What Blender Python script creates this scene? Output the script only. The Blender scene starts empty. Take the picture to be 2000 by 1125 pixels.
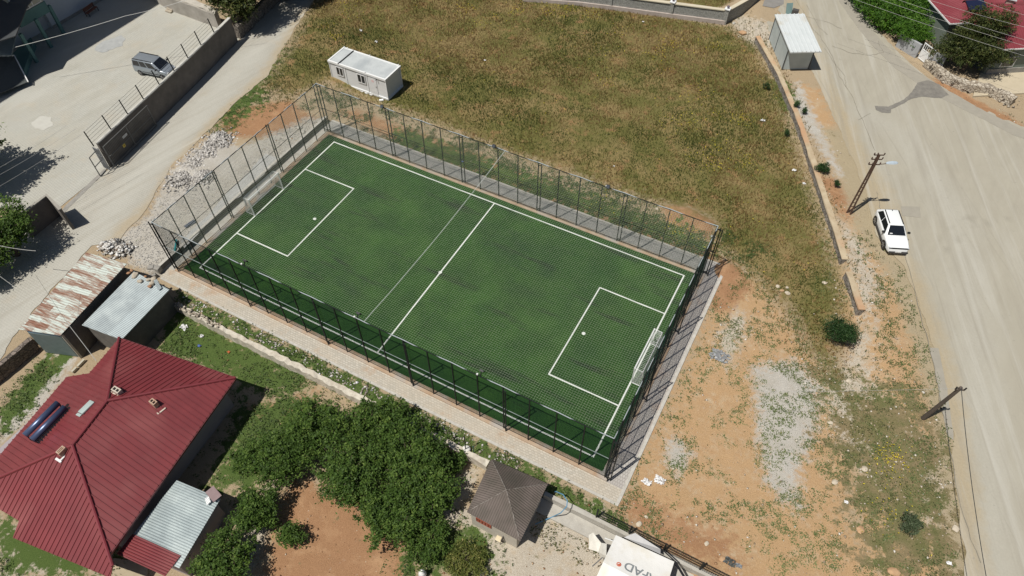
import bpy, bmesh, math, random
import numpy as np
from mathutils import Vector, Matrix, geometry
random.seed(7)
RNG = np.random.default_rng(11)
SC = bpy.context.scene
COL = SC.collection
rad = math.radians

# ---------------------------------------------------------------- camera
CAM = np.array([23.2188, -30.7644, 45.3283])
PITCH, YAW, ROLL, FPX = 0.8939643, 0.4921662, 0.0007582, 1385.1388
cd = bpy.data.cameras.new('camera'); cam = bpy.data.objects.new('camera', cd); COL.objects.link(cam)
cd.sensor_width = 36; cd.lens = FPX / 2000 * 36; cd.clip_start = 0.5; cd.clip_end = 2000
cam.location = CAM
FW = np.array([-math.sin(YAW)*math.cos(PITCH), math.cos(YAW)*math.cos(PITCH), -math.sin(PITCH)])
RT = np.array([math.cos(YAW), math.sin(YAW), 0.0]); UP = np.cross(RT, FW)
RT2 = RT*math.cos(ROLL) + UP*math.sin(ROLL); UP2 = -RT*math.sin(ROLL) + UP*math.cos(ROLL)
cam.rotation_euler = Matrix((RT2, UP2, -FW)).transposed().to_euler()
SC.camera = cam
SC.render.resolution_x = 1024; SC.render.resolution_y = 576

# ---------------------------------------------------------------- sky, sun, exposure
w = bpy.data.worlds.new('World'); SC.world = w; w.use_nodes = True
wn = w.node_tree; bg = wn.nodes['Background']
sky = wn.nodes.new('ShaderNodeTexSky'); sky.sky_type = 'NISHITA'; sky.sun_disc = False
SUNV = Vector((1.35, 2.80, -6.35)).normalized()          # direction the light travels
sky.sun_elevation = math.asin(-SUNV.z); sky.sun_rotation = math.atan2(-SUNV.x, -SUNV.y)
sky.air_density = 1.0; sky.dust_density = 1.2
wn.links.new(sky.outputs[0], bg.inputs[0]); bg.inputs[1].default_value = 0.05
sl = bpy.data.lights.new('sun', 'SUN'); sl.energy = 5.0; sl.angle = rad(0.5); sl.color = (1.0, 0.955, 0.88)
so = bpy.data.objects.new('sun', sl); COL.objects.link(so); so.location = (-20, -40, 90)
so.rotation_euler = SUNV.to_track_quat('-Z', 'Y').to_euler()
SC.view_settings.view_transform = 'Standard'; SC.view_settings.look = 'None'
SC.view_settings.exposure = -0.14; SC.view_settings.gamma = 1.0

# ---------------------------------------------------------------- from a pixel of the 2000 px photo to the place
def at(u, v, z=0.0):
    d = FW + RT2*(u-1000)/FPX + UP2*(562.5-v)/FPX
    t = (z-CAM[2])/d[2]
    return (float(CAM[0]+d[0]*t), float(CAM[1]+d[1]*t))
def at3(u, v, z): return Vector((*at(u, v, z), z))

# ---------------------------------------------------------------- noise in numpy (value noise)
_perm = RNG.random((64, 64))
def vnoise(x, y, s, o=0):
    x = np.asarray(x)/s + o*7.3; y = np.asarray(y)/s + o*3.1
    xi = np.floor(x).astype(int); yi = np.floor(y).astype(int); fx = x-xi; fy = y-yi
    fx = fx*fx*(3-2*fx); fy = fy*fy*(3-2*fy)
    g = lambda a, b: _perm[a % 64, b % 64]
    return (g(xi, yi)*(1-fx)+g(xi+1, yi)*fx)*(1-fy)+(g(xi, yi+1)*(1-fx)+g(xi+1, yi+1)*fx)*fy
def fbm(x, y, s, o=0): return .5*vnoise(x, y, s, o)+.3*vnoise(x, y, s/2.1, o+1)+.2*vnoise(x, y, s/4.7, o+2)
def sstep(t): t = np.clip(t, 0, 1); return t*t*(3-2*t)

# signed distance to polygon (negative inside), numpy
def sdpoly(P, x, y):
    P = np.asarray(P, float); n = len(P)
    d = np.full(x.shape, 1e18); ins = np.zeros(x.shape, bool)
    for i in range(n):
        a = P[i]; b = P[(i+1) % n]; e = b-a
        wx = x-a[0]; wy = y-a[1]
        t = np.clip((wx*e[0]+wy*e[1])/(e@e+1e-12), 0, 1)
        d = np.minimum(d, (wx-e[0]*t)**2+(wy-e[1]*t)**2)
        c = ((a[1] > y) != (b[1] > y)) & (x < (b[0]-a[0])*(y-a[1])/((b[1]-a[1]) if abs(b[1]-a[1]) > 1e-9 else 1e-9)+a[0])
        ins ^= c
    d = np.sqrt(d)
    return np.where(ins, -d, d)
# ---------------------------------------------------------------- the lie of the land
WALLLINE = [(7.5, 58), (10.8, 52.5), (13.5, 46.0), (17.36, 40.3), (21.23, 33.5), (25.13, 25.4), (28.45, 18.5), (29.63, 15.9), (31.8, 12.2), (33.6, 7), (35.2, 1), (36.8, -5), (38.5, -14), (42, -40), (60, -300), (300, -300), (300, 300), (7.5, 300)]
def H(x, y):
    x = np.asarray(x, float); y = np.asarray(y, float); z = np.zeros(np.broadcast(x, y).shape)
    # lane and yard stand higher than the pitch
    wid = np.where(y < 11, .12, np.clip((y-11)*1.2, .12, 5)); x0 = np.where(y < 11, -20.62, -20.6-(wid-.12)*.3)
    z = z + .6*sstep((x0-x)/wid+.5)
    # road, higher than the field
    d = sdpoly(WALLLINE, x, y)
    wid = np.where((y > 12) & (y < 47), .3, np.clip(np.minimum(abs(y-12), abs(y-47))*.6, .3, 5.0))
    z = z + .7*sstep(.5-d/wid)
    # gardens, lower
    g = (y < -12.85) & (x > -23.9) & (x < 29)
    g2 = sstep((29-x)/3.0)
    z = np.where(g, -.6*g2, z)
    return z
def P(u, v):
    z = 0.0
    for _ in range(6):
        x, y = at(u, v, z); z = float(H(np.array(x), np.array(y)))
    return (x, y)
def P3(u, v, dz=0.0):
    x, y = P(u, v); return Vector((x, y, float(H(np.array(x), np.array(y)))+dz))

# ---------------------------------------------------------------- materials
MATS = {}
def nd(nt, t, **k):
    n = nt.nodes.new(t)
    for a, b in k.items(): setattr(n, a, b)
    return n
def mat(name, col, rough=.8, col2=None, scale=3.0, amt=.5, bump=0.0, bscale=40.0, metal=0.0, spec=.5, detail=5, stretch=None, col3=None, scale3=.6):
    if name in MATS: return MATS[name]
    m = bpy.data.materials.new(name); m.use_nodes = True; nt = m.node_tree; b = nt.nodes['Principled BSDF']
    b.inputs['Roughness'].default_value = rough; b.inputs['Metallic'].default_value = metal
    b.inputs['Specular IOR Level'].default_value = spec
    tc = nd(nt, 'ShaderNodeTexCoord'); src = tc.outputs['Object']
    if stretch:
        mp = nd(nt, 'ShaderNodeMapping'); mp.inputs['Scale'].default_value = stretch; nt.links.new(src, mp.inputs[0]); src = mp.outputs[0]
    if col2 is None: col2 = tuple(c*.82 for c in col)
    nz = nd(nt, 'ShaderNodeTexNoise'); nz.inputs['Scale'].default_value = scale; nz.inputs['Detail'].default_value = detail; nz.inputs['Roughness'].default_value = .65
    nt.links.new(src, nz.inputs['Vector'])
    mr = nd(nt, 'ShaderNodeMapRange'); mr.inputs[1].default_value = .5-.25/max(amt, .01)*.5; mr.inputs[2].default_value = .5+.25/max(amt, .01)*.5
    nt.links.new(nz.outputs['Fac'], mr.inputs[0])
    mx = nd(nt, 'ShaderNodeMix', data_type='RGBA'); mx.inputs[6].default_value = (*col, 1); mx.inputs[7].default_value = (*col2, 1)
    nt.links.new(mr.outputs[0], mx.inputs[0]); out = mx.outputs[2]
    if col3:
        n3 = nd(nt, 'ShaderNodeTexNoise'); n3.inputs['Scale'].default_value = scale3; n3.inputs['Detail'].default_value = 4; nt.links.new(src, n3.inputs['Vector'])
        r3 = nd(nt, 'ShaderNodeMapRange'); r3.inputs[1].default_value = .5; r3.inputs[2].default_value = .68; nt.links.new(n3.outputs['Fac'], r3.inputs[0])
        m3 = nd(nt, 'ShaderNodeMix', data_type='RGBA'); nt.links.new(out, m3.inputs[6]); m3.inputs[7].default_value = (*col3, 1); nt.links.new(r3.outputs[0], m3.inputs[0]); out = m3.outputs[2]
    nt.links.new(out, b.inputs['Base Color'])
    if bump:
        nb = nd(nt, 'ShaderNodeTexNoise'); nb.inputs['Scale'].default_value = bscale; nb.inputs['Detail'].default_value = 4
        nt.links.new(src, nb.inputs['Vector'])
        bp = nd(nt, 'ShaderNodeBump'); bp.inputs['Strength'].default_value = bump; bp.inputs['Distance'].default_value = .05
        nt.links.new(nb.outputs['Fac'], bp.inputs['Height']); nt.links.new(bp.outputs[0], b.inputs['Normal'])
    MATS[name] = m
    return m
def leafmat(name, dark, mid, light, dry=None, trans=.25):
    """leaf and blade colour spread by the per-leaf value 'rnd'"""
    m = bpy.data.materials.new(name); m.use_nodes = True; nt = m.node_tree; b = nt.nodes['Principled BSDF']
    at_ = nd(nt, 'ShaderNodeAttribute'); at_.attribute_name = 'rnd'
    cr = nd(nt, 'ShaderNodeValToRGB'); e = cr.color_ramp.elements
    e[0].position = 0; e[0].color = (*dark, 1); e[1].position = .5; e[1].color = (*mid, 1)
    k = e.new(.85); k.color = (*light, 1)
    if dry: k = e.new(1.0); k.color = (*dry, 1)
    nt.links.new(at_.outputs['Fac'], cr.inputs[0]); nt.links.new(cr.outputs[0], b.inputs['Base Color'])
    b.inputs['Roughness'].default_value = .6; b.inputs['Specular IOR Level'].default_value = .25
    tr = nd(nt, 'ShaderNodeBsdfTranslucent'); nt.links.new(cr.outputs[0], tr.inputs[0])
    ms = nd(nt, 'ShaderNodeMixShader'); ms.inputs[0].default_value = trans
    nt.links.new(b.outputs[0], ms.inputs[1]); nt.links.new(tr.outputs[0], ms.inputs[2])
    nt.links.new(ms.outputs[0], nt.nodes['Material Output'].inputs[0])
    MATS[name] = m; return m

# ---------------------------------------------------------------- mesh helpers
class MB:
    def __init__(s): s.v = []; s.f = []
    def add(s, vs, fs):
        o = len(s.v); s.v += [tuple(q) for q in vs]; s.f += [tuple(i+o for i in f) for f in fs]; return s
    def prism(s, poly, z0, z1):
        n = len(poly)
        a = sum(poly[i][0]*poly[(i+1) % n][1]-poly[(i+1) % n][0]*poly[i][1] for i in range(n))
        if a < 0: poly = poly[::-1]
        vs = [(p[0], p[1], z0) for p in poly]+[(p[0], p[1], z1) for p in poly]
        fs = [tuple(range(n-1, -1, -1)), tuple(range(n, 2*n))]+[(i, (i+1) % n, n+(i+1) % n, n+i) for i in range(n)]
        return s.add(vs, fs)
    def box(s, c, d, M=None):
        x, y, z = d[0]/2, d[1]/2, d[2]/2
        vs = [Vector((c[0]+a*x, c[1]+b*y, c[2]+e*z)) for e in (-1, 1) for b in (-1, 1) for a in (-1, 1)]
        if M is not None: vs = [M @ q for q in vs]
        return s.add(vs, [(0, 2, 3, 1), (4, 5, 7, 6), (0, 1, 5, 4), (2, 6, 7, 3), (0, 4, 6, 2), (1, 3, 7, 5)])
    def boxx(s, x0, x1, y0, y1, z0, z1, M=None): return s.box(((x0+x1)/2, (y0+y1)/2, (z0+z1)/2), (x1-x0, y1-y0, z1-z0), M)
    def tube(s, pts, r, n=6, cap=True, r2=None):
        pts = [Vector(q) for q in pts]; k = len(pts); o = len(s.v); rings = []
        up = Vector((0, 0, 1))
        for i, q in enumerate(pts):
            t = (pts[min(i+1, k-1)]-pts[max(i-1, 0)]).normalized()
            a = t.cross(up) if abs(t.z) < .98 else t.cross(Vector((1, 0, 0)))
            a.normalize(); b = t.cross(a)
            rr = r if r2 is None else r+(r2-r)*i/max(k-1, 1)
            if isinstance(r, (list, tuple)): rr = r[i]
            ring = [q+a*rr*math.cos(2*math.pi*j/n)+b*rr*math.sin(2*math.pi*j/n) for j in range(n)]
            s.v += [tuple(z) for z in ring]
        for i in range(k-1):
            for j in range(n):
                s.f.append((o+i*n+j, o+(i+1)*n+j, o+(i+1)*n+(j+1) % n, o+i*n+(j+1) % n))
        if cap:
            s.f.append(tuple(o+j for j in range(n))); s.f.append(tuple(o+(k-1)*n+j for j in range(n-1, -1, -1)))
        return s
    def bar(s, a, b, w, h=None, upv=(0, 0, 1)):
        a = Vector(a); b = Vector(b); h = h or w; t = (b-a).normalized(); u = Vector(upv)
        if abs(t.dot(u)) > .98: u = Vector((1, 0, 0))
        x = t.cross(u).normalized()*w/2; y = x.cross(t).normalized()*h/2
        vs = [q+sx*x+sy*y for q in (a, b) for sx, sy in ((-1, -1), (1, -1), (1, 1), (-1, 1))]
        return s.add(vs, [(0, 1, 2, 3), (7, 6, 5, 4), (0, 4, 5, 1), (1, 5, 6, 2), (2, 6, 7, 3), (3, 7, 4, 0)])
    def quad(s, a, b, c, d): return s.add([a, b, c, d], [(0, 1, 2, 3)])
    def slab(s, poly3, t):
        """planar polygon given a thickness downwards"""
        n = len(poly3); ps = [Vector(q) for q in poly3]
        nn = Vector((0, 0, 0))
        for i in range(n): nn += ps[i].cross(ps[(i+1) % n])
        if nn.z < 0: ps = ps[::-1]
        vs = ps+[q-Vector((0, 0, t)) for q in ps]
        return s.add(vs, [tuple(range(n)), tuple(range(2*n-1, n-1, -1))]+[(i, n+i, n+(i+1) % n, (i+1) % n) for i in range(n)])
    def build(s, name, m, parent=None, smooth=False, bevel=0):
        me = bpy.data.meshes.new(name); me.from_pydata(s.v, [], s.f); me.update()
        o = bpy.data.objects.new(name, me); COL.objects.link(o)
        if m is not None: me.materials.append(m)
        if smooth:
            for p in me.polygons: p.use_smooth = True
        if bevel:
            bm = bmesh.new(); bm.from_mesh(me)
            bmesh.ops.bevel(bm, geom=[e for e in bm.edges if e.calc_face_angle(0) > .5], offset=bevel, segments=2, profile=.6, affect='EDGES', clamp_overlap=True)
            bm.to_mesh(me); bm.free()
            for p in me.polygons: p.use_smooth = True
        if parent is not None:
            o.parent = parent; o.matrix_parent_inverse = parent.matrix_world.inverted()
        return o
def tag(o, label=None, cat=None, group=None, kind=None):
    if label: o['label'] = label
    if cat: o['category'] = cat
    if group: o['group'] = group
    if kind: o['kind'] = kind
    return o
def thing(name, label, cat, loc=(0, 0, 0), group=None, rz=0):
    o = bpy.data.objects.new(name, None); COL.objects.link(o); o.location = loc; o.rotation_euler = (0, 0, rz)
    o.empty_display_size = .3
    o.matrix_world = Matrix.Translation(Vector(loc)) @ Matrix.Rotation(rz, 4, 'Z')
    return tag(o, label, cat, group)
def lpart(mb, name, m, parent, **k):
    """a part whose mesh is given in its thing's own frame"""
    o = mb.build(name, m, None, **k); o.parent = parent; return o
def npmesh(name, V, F, m, nper, rnd=None, parent=None):
    """V (n,3), F (k,nper) int"""
    me = bpy.data.meshes.new(name); me.vertices.add(len(V)); me.vertices.foreach_set('co', np.asarray(V, np.float32).ravel())
    k = len(F); me.loops.add(k*nper); me.loops.foreach_set('vertex_index', np.asarray(F, np.int32).ravel())
    me.polygons.add(k); me.polygons.foreach_set('loop_start', np.arange(0, k*nper, nper, dtype=np.int32))
    me.update(calc_edges=True)
    if rnd is not None:
        a = me.attributes.new('rnd', 'FLOAT', 'POINT'); a.data.foreach_set('value', np.asarray(rnd, np.float32))
    me.materials.append(m)
    o = bpy.data.objects.new(name, me); COL.objects.link(o)
    if parent is not None: o.parent = parent; o.matrix_parent_inverse = parent.matrix_world.inverted()
    return o
def blades(pos, n, hmin, hmax, wid, lean=.5, rnd=None):
    """n triangular blades; pos (n,3). returns V, F, rnd"""
    a = RNG.random(n)*2*np.pi; h = hmin+(hmax-hmin)*RNG.random(n); l = lean*RNG.random(n)*h; b = RNG.random(n)*2*np.pi
    wx = np.cos(a)*wid/2; wy = np.sin(a)*wid/2
    V = np.empty((n, 3, 3)); V[:, 0] = pos; V[:, 1] = pos; V[:, 2] = pos
    V[:, 0, 0] -= wx; V[:, 0, 1] -= wy; V[:, 1, 0] += wx; V[:, 1, 1] += wy
    V[:, 2, 0] += np.cos(b)*l; V[:, 2, 1] += np.sin(b)*l; V[:, 2, 2] += h
    r = RNG.random(n) if rnd is None else rnd
    return V.reshape(-1, 3), np.arange(3*n).reshape(-1, 3), np.repeat(r, 3)
def leaves(pos, size, flat=.5, rnd=None):
    """a leaf quad (kite) at every pos (n,3)"""
    n = len(pos); a = RNG.normal(size=(n, 3)); a /= np.linalg.norm(a, axis=1)[:, None]
    nn = RNG.normal(size=(n, 3)); nn[:, 2] = np.abs(nn[:, 2])+flat*2; nn /= np.linalg.norm(nn, axis=1)[:, None]
    u = np.cross(a, nn); u /= np.linalg.norm(u, axis=1)[:, None]+1e-9; v = np.cross(nn, u)
    s = (np.asarray(size)*(.45+1.1*RNG.random(n)**1.5))[:, None]
    V = np.stack([pos-u*s, pos-v*s*.5, pos+u*s, pos+v*s*.5], 1)
    r = RNG.random(n) if rnd is None else rnd
    return V.reshape(-1, 3), np.arange(4*n).reshape(-1, 4), np.repeat(r, 4)
def stones(pos, size, flat=.6):
    """irregular lumps: squashed, jittered octahedra"""
    n = len(pos); base = np.array([(1, 0, 0), (0, 1, 0), (-1, 0, 0), (0, -1, 0), (0, 0, 1), (0, 0, -1)], float)
    f = np.array([(0, 1, 4), (1, 2, 4), (2, 3, 4), (3, 0, 4), (1, 0, 5), (2, 1, 5), (3, 2, 5), (0, 3, 5)])
    s = np.asarray(size)*np.ones(n)
    V = base[None]*(.6+.7*RNG.random((n, 6, 1)))+RNG.normal(size=(n, 6, 3))*.15
    V[:, :, 2] *= flat
    a = RNG.random(n)*6.28; c, sn = np.cos(a)[:, None], np.sin(a)[:, None]
    x = V[:, :, 0]*c-V[:, :, 1]*sn; y = V[:, :, 0]*sn+V[:, :, 1]*c
    V = np.stack([x, y, V[:, :, 2]], -1)*s[:, None, None]+pos[:, None, :]
    F = (f[None]+(np.arange(n)*6)[:, None, None]).reshape(-1, 3)
    return V.reshape(-1, 3), F, np.repeat(RNG.random(n), 6)
# ================================================================ GROUND
def pol(*pp): return [P(*q) for q in pp]
REG = {
 'grass': [(pol((625,-30),(1150,-30),(1170,4),(1420,52),(1478,84),(1515,170),(1560,300),(1600,420),(1650,590),(1625,720),(1590,690),(1540,600),(1450,520),(1402,480),(1396,435),(1290,398),(1180,362),(1000,300),(800,222),(640,160),(560,190),(520,165),(570,90)), 2.2), (pol((1185,-20),(1345,28),(1410,12),(1470,-30),(1400,-80),(1200,-80)), .5)],
 'verge': [([P(u-38, v) for u, v in ((1640, 250), (1672, 330), (1690, 380), (1712, 460), (1762, 520), (1795, 590), (1822, 680), (1842, 760), (1860, 850), (1868, 960), (1885, 1160))]+[P(u+30, v) for u, v in ((1885, 1160), (1868, 960), (1860, 850), (1842, 760), (1822, 680), (1795, 590), (1762, 520), (1712, 460), (1690, 380), (1672, 330), (1640, 250))], 1.3)],
 'scrub': [(pol((1650,740),(1790,770),(1840,860),(1850,1000),(1880,1125),(1700,1125),(1660,960),(1625,860)), 2.5), (pol((1600,700),(1660,740),(1640,800),(1590,740)), 1.5)],
 'green': [(pol((345,600),(430,640),(620,745),(560,775),(470,760),(455,740),(310,690),(320,640)), 1.2),
   (pol((440,880),(460,800),(560,770),(640,790),(560,900),(470,960),(400,950)), 1.6),
   (pol((0,800),(90,690),(150,690),(60,790),(0,860)), .8), (pol((0,1000),(130,1040),(240,1090),(200,1125),(0,1125)), 1.5),
   (pol((350,570),(520,650),(700,740),(900,840),(1100,945),(1220,1010),(1215,1040),(1060,965),(900,885),(640,750),(345,600)), .9),
   (pol((500,130),(550,100),(510,200),(440,250),(420,240)), 2.6),
   (pol((1480,140),(1530,150),(1560,200),(1530,220)), 1.), (pol((850,1010),(960,1040),(960,1125),(780,1125)), 1.5),
   (pol((1160,380),(1390,470),(1380,500),(1080,400),(760,280),(780,250)), 2.)],
 'dirt': [(pol((1288,402),(1340,405),(1400,435),(1398,470),(1330,450),(1300,430)), .8), (pol((1402,500),(1440,515),(1470,560),(1420,610),(1385,600)), 1.),
   (pol((1230,960),(1300,1000),(1420,1040),(1440,1100),(1340,1090),(1215,1015)), 2.), (pol((570,930),(700,970),(800,1030),(800,1160),(500,1160),(540,1000)), 1.5),
   (pol((440,215),(560,195),(620,230),(560,270),(470,270),(430,250)), 1.), (pol((660,215),(760,270),(1000,370),(1390,520),(1398,480),(1180,400),(900,290),(700,215)), 1.3),
   (pol((480,800),(620,770),(560,860)), 1.5), (pol((1585,350),(1640,350),(1690,440),(1650,430)), 1.),
   (pol((1830,150),(1900,190),(2000,245),(2000,260),(1900,215),(1820,165)), .8)],
 'sand': [(pol((1560,160),(1600,175),(1670,330),(1640,360),(1590,250)), 1.2), (pol((1400,500),(1500,560),(1600,720),(1690,820),(1650,1000),(1750,1160),(1380,1160),(1210,1000),(1240,900),(1330,740),(1385,610)), 2.), (pol((1640,380),(1790,560),(1840,800),(1870,1160),(1700,1160),(1640,640)), 2.5)],
 'gravel': [(pol((210,478),(300,545),(345,528),(640,242),(600,230),(470,290),(410,268),(330,340),(290,420)), .8), (pol((1470,715),(1560,705),(1606,760),(1590,850),(1560,920),(1560,1000),(1500,950),(1480,850)), 1.),
   (pol((1305,850),(1350,880),(1330,930),(1300,900)), .8), (pol((95,690),(150,700),(90,790),(0,870),(0,820),(70,760)), .7), (pol((1560,160),(1640,330),(1640,350),(1545,200)), .8)],
 'pale': [(pol((880,990),(1165,985),(1260,1050),(1240,1160),(930,1160),(900,1060)), 1.), (pol((1430,20),(1530,60),(1500,95),(1440,70)), 1.2), (pol((1640,430),(1680,460),(1720,560),(1700,640),(1700,740),(1760,840),(1850,900),(1862,1040),(1760,1000),(1640,860),(1610,760),(1690,640),(1670,560)), 2.2),
   (pol((520,1060),(540,900),(500,1000),(440,1100),(480,1125)), 1.), (pol((880,930),(935,905),(905,1010),(870,1080),(850,1000)), 1.), (pol((0,1010),(60,1060),(230,1110),(0,1125)), 1.2), (pol((1910,210),(2020,255),(2020,300),(1950,240)), 1.2), (pol((1400,660),(1440,600),(1460,640),(1420,720)), 1.5)],
}
def mask(k, x, y):
    x = np.asarray(x, float); y = np.asarray(y, float); m = np.zeros(x.shape)
    for poly, soft in REG[k]:
        pa = np.array(poly); lo = pa.min(0)-3*soft; hi = pa.max(0)+3*soft
        s = (x > lo[0]) & (x < hi[0]) & (y > lo[1]) & (y < hi[1])
        if s.any():
            v = np.zeros(x.shape); v[s] = np.clip(.5-sdpoly(poly, x[s], y[s])/(2*soft), 0, 1); m = np.maximum(m, v)
    return m
def spread(lo, hi, a, b, step):
    mid = np.arange(a, b+1e-6, step)
    left = a-np.cumsum(step*1.25**np.arange(1, 40)); left = left[left > lo][::-1]
    right = b+np.cumsum(step*1.25**np.arange(1, 40)); right = right[right < hi]
    return np.concatenate([[lo], left, mid, right, [hi]])
xs = spread(-420, 420, -66, 50, .24); ys = spread(-420, 420, -36, 66, .24)
GX, GY = np.meshgrid(xs, ys); gx = GX.ravel(); gy = GY.ravel(); gz = H(gx, gy)
lumps = (fbm(gx, gy, 1.3)-.5)*.14+(fbm(gx, gy, 6, 5)-.5)*.25
keep = np.zeros(gx.shape)
for k in ('grass', 'dirt', 'sand', 'pale'): keep = np.maximum(keep, mask(k, gx, gy))
inpitch = (gx > -20.9) & (gx < 21) & (gy > -12) & (gy < 12)
gz = gz+lumps*keep*np.where(inpitch, 0, 1)-.015
heap = lambda u, v, r, h: (lambda c: h*np.exp(-((gx-c[0])**2+(gy-c[1])**2)/(r*r)))(P(u, v))
gz += heap(1345, 425, 1.3, .45)+heap(1310, 412, .9, .25)+heap(1380, 440, .7, .3)+heap(430, 300, 1.5, .3)+heap(385, 330, 1.7, .35)+heap(480, 275, 1.2, .2)+heap(1425, 530, 1., .2)
nx, ny = len(xs), len(ys)
idx = np.arange(nx*ny).reshape(ny, nx)
F = np.stack([idx[:-1, :-1], idx[:-1, 1:], idx[1:, 1:], idx[1:, :-1]], -1).reshape(-1, 4)

def groundmat():
    m = bpy.data.materials.new('soil_and_grass'); m.use_nodes = True; nt = m.node_tree; b = nt.nodes['Principled BSDF']; L = nt.links.new
    b.inputs['Roughness'].default_value = .95; b.inputs['Specular IOR Level'].default_value = .1
    tc = nd(nt, 'ShaderNodeTexCoord').outputs['Object']
    def noise(s, det=6, ro=.65, off=0, dist=0):
        mp = nd(nt, 'ShaderNodeMapping'); mp.inputs['Location'].default_value = (off, off*1.7, 0); L(tc, mp.inputs[0])
        n = nd(nt, 'ShaderNodeTexNoise'); n.inputs['Scale'].default_value = s; n.inputs['Detail'].default_value = det; n.inputs['Roughness'].default_value = ro; n.inputs['Distortion'].default_value = dist
        L(mp.outputs[0], n.inputs['Vector']); return n.outputs['Fac']
    def rng(x, a, c, lo=0, hi=1):
        r = nd(nt, 'ShaderNodeMapRange'); r.inputs[1].default_value = a; r.inputs[2].default_value = c; r.inputs[3].default_value = lo; r.inputs[4].default_value = hi; L(x, r.inputs[0]); return r.outputs[0]
    def mathn(op, x, y):
        n = nd(nt, 'ShaderNodeMath', operation=op)
        for i, q in enumerate((x, y)):
            if isinstance(q, (int, float)): n.inputs[i].default_value = q
            else: L(q, n.inputs[i])
        return n.outputs[0]
    def mix(f, a, c):
        n = nd(nt, 'ShaderNodeMix', data_type='RGBA')
        if isinstance(f, (int, float)): n.inputs[0].default_value = f
        else: L(f, n.inputs[0])
        for i, q in ((6, a), (7, c)):
            if isinstance(q, tuple): n.inputs[i].default_value = (*q, 1)
            else: L(q, n.inputs[i])
        return n.outputs[2]
    fine = noise(14, 8, .75); mid = noise(2.2, 6, .7, 3); big = noise(.22, 4, .6, 9); mot = noise(.7, 5, .65, 21); vfine = noise(45, 3, .6, 5)
    def m_(name, off, sharp=.18, n=mid, amp=.75):
        a = nd(nt, 'ShaderNodeAttribute'); a.attribute_name = name
        s = mathn('ADD', a.outputs['Fac'], mathn('MULTIPLY', mathn('SUBTRACT', n, .5), amp*2))
        return rng(s, .5-sharp, .5+sharp)
    base = mix(rng(fine, .3, .7), (.35, .27, .17), (.48, .38, .26))
    sand = mix(rng(fine, .3, .7), (.41, .255, .13), (.57, .39, .22)); sand = mix(rng(mot, .45, .7), sand, mix(rng(mid, .4, .6), (.54, .43, .29), (.45, .275, .145)))
    dirt = mix(rng(fine, .3, .72), (.29, .155, .08), (.46, .27, .15)); dirt = mix(rng(mot, .5, .75), dirt, (.50, .31, .175))
    gravel = mix(rng(vfine, .38, .62), (.36, .34, .30), (.66, .625, .56)); gravel = mix(rng(mot, .45, .8), gravel, (.45, .41, .34))
    pale = mix(rng(fine, .35, .65), (.40, .34, .26), (.64, .585, .49)); pale = mix(rng(mot, .5, .7), pale, (.47, .37, .25))
    # meadow: olive green, straw and brown in drifts
    g1 = mix(rng(fine, .32, .68), (.105, .105, .030), (.21, .19, .07))
    g2 = mix(rng(fine, .32, .68), (.18, .135, .055), (.34, .265, .125))
    g3 = mix(rng(fine, .32, .68), (.22, .13, .055), (.38, .245, .125))
    grass = mix(rng(big, .42, .6), g1, g2); grass = mix(rng(mot, .54, .68), grass, g3); grass = mix(rng(noise(.5, 5, .6, 40), .52, .66), grass, g1)
    green = mix(rng(fine, .3, .7), (.05, .09, .02), (.13, .18, .055))
    c = base
    c = mix(m_('sand', 0), c, sand); c = mix(m_('pale', 0, .14), c, pale); c = mix(m_('dirt', 0), c, dirt)
    c = mix(m_('verge', 0, .2), c, mix(rng(fine, .3, .7), (.36, .29, .185), (.46, .39, .265)))
    c = mix(m_('gravel', 0, .25, noise(1.8, 9, .72, 80), 1.1), c, gravel)
    c = mix(m_('green', 0, .1, noise(1.4, 8, .75, 50), 1.3), c, green)
    c = mix(m_('scrub', -.1, .12, noise(.9, 9, .78, 70), 1.9), c, mix(rng(mot, .4, .6), mix(rng(fine, .3, .7), (.17, .135, .07), (.33, .26, .15)), mix(rng(fine, .3, .7), (.10, .105, .04), (.21, .20, .09))))
    c = mix(m_('grass', 0, .2, mid, .6), c, grass)
    # tiny stones and litter specks
    vo = nd(nt, 'ShaderNodeTexVoronoi'); vo.inputs['Scale'].default_value = 3.2; L(tc, vo.inputs['Vector'])
    sp = mathn('MULTIPLY', rng(vo.outputs['Distance'], .10, .07), rng(mid, .5, .62))
    c = mix(mathn('MULTIPLY', sp, .7), c, (.55, .51, .45))
    L(c, b.inputs['Base Color'])
    bp = nd(nt, 'ShaderNodeBump'); bp.inputs['Strength'].default_value = .65; bp.inputs['Distance'].default_value = .10
    L(mathn('ADD', mathn('ADD', fine, vfine), mathn('MULTIPLY', mid, .8)), bp.inputs['Height']); L(bp.outputs[0], b.inputs['Normal'])
    return m
ground = npmesh('ground', np.stack([gx, gy, gz], 1), F, groundmat(), 4)
for k in REG:
    a = ground.data.attributes.new(k, 'FLOAT', 'POINT'); a.data.foreach_set('value', mask(k, gx, gy).astype(np.float32))
tag(ground, kind='structure')
ground.data.polygons.foreach_set('use_smooth', np.ones(len(F), bool))

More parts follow.
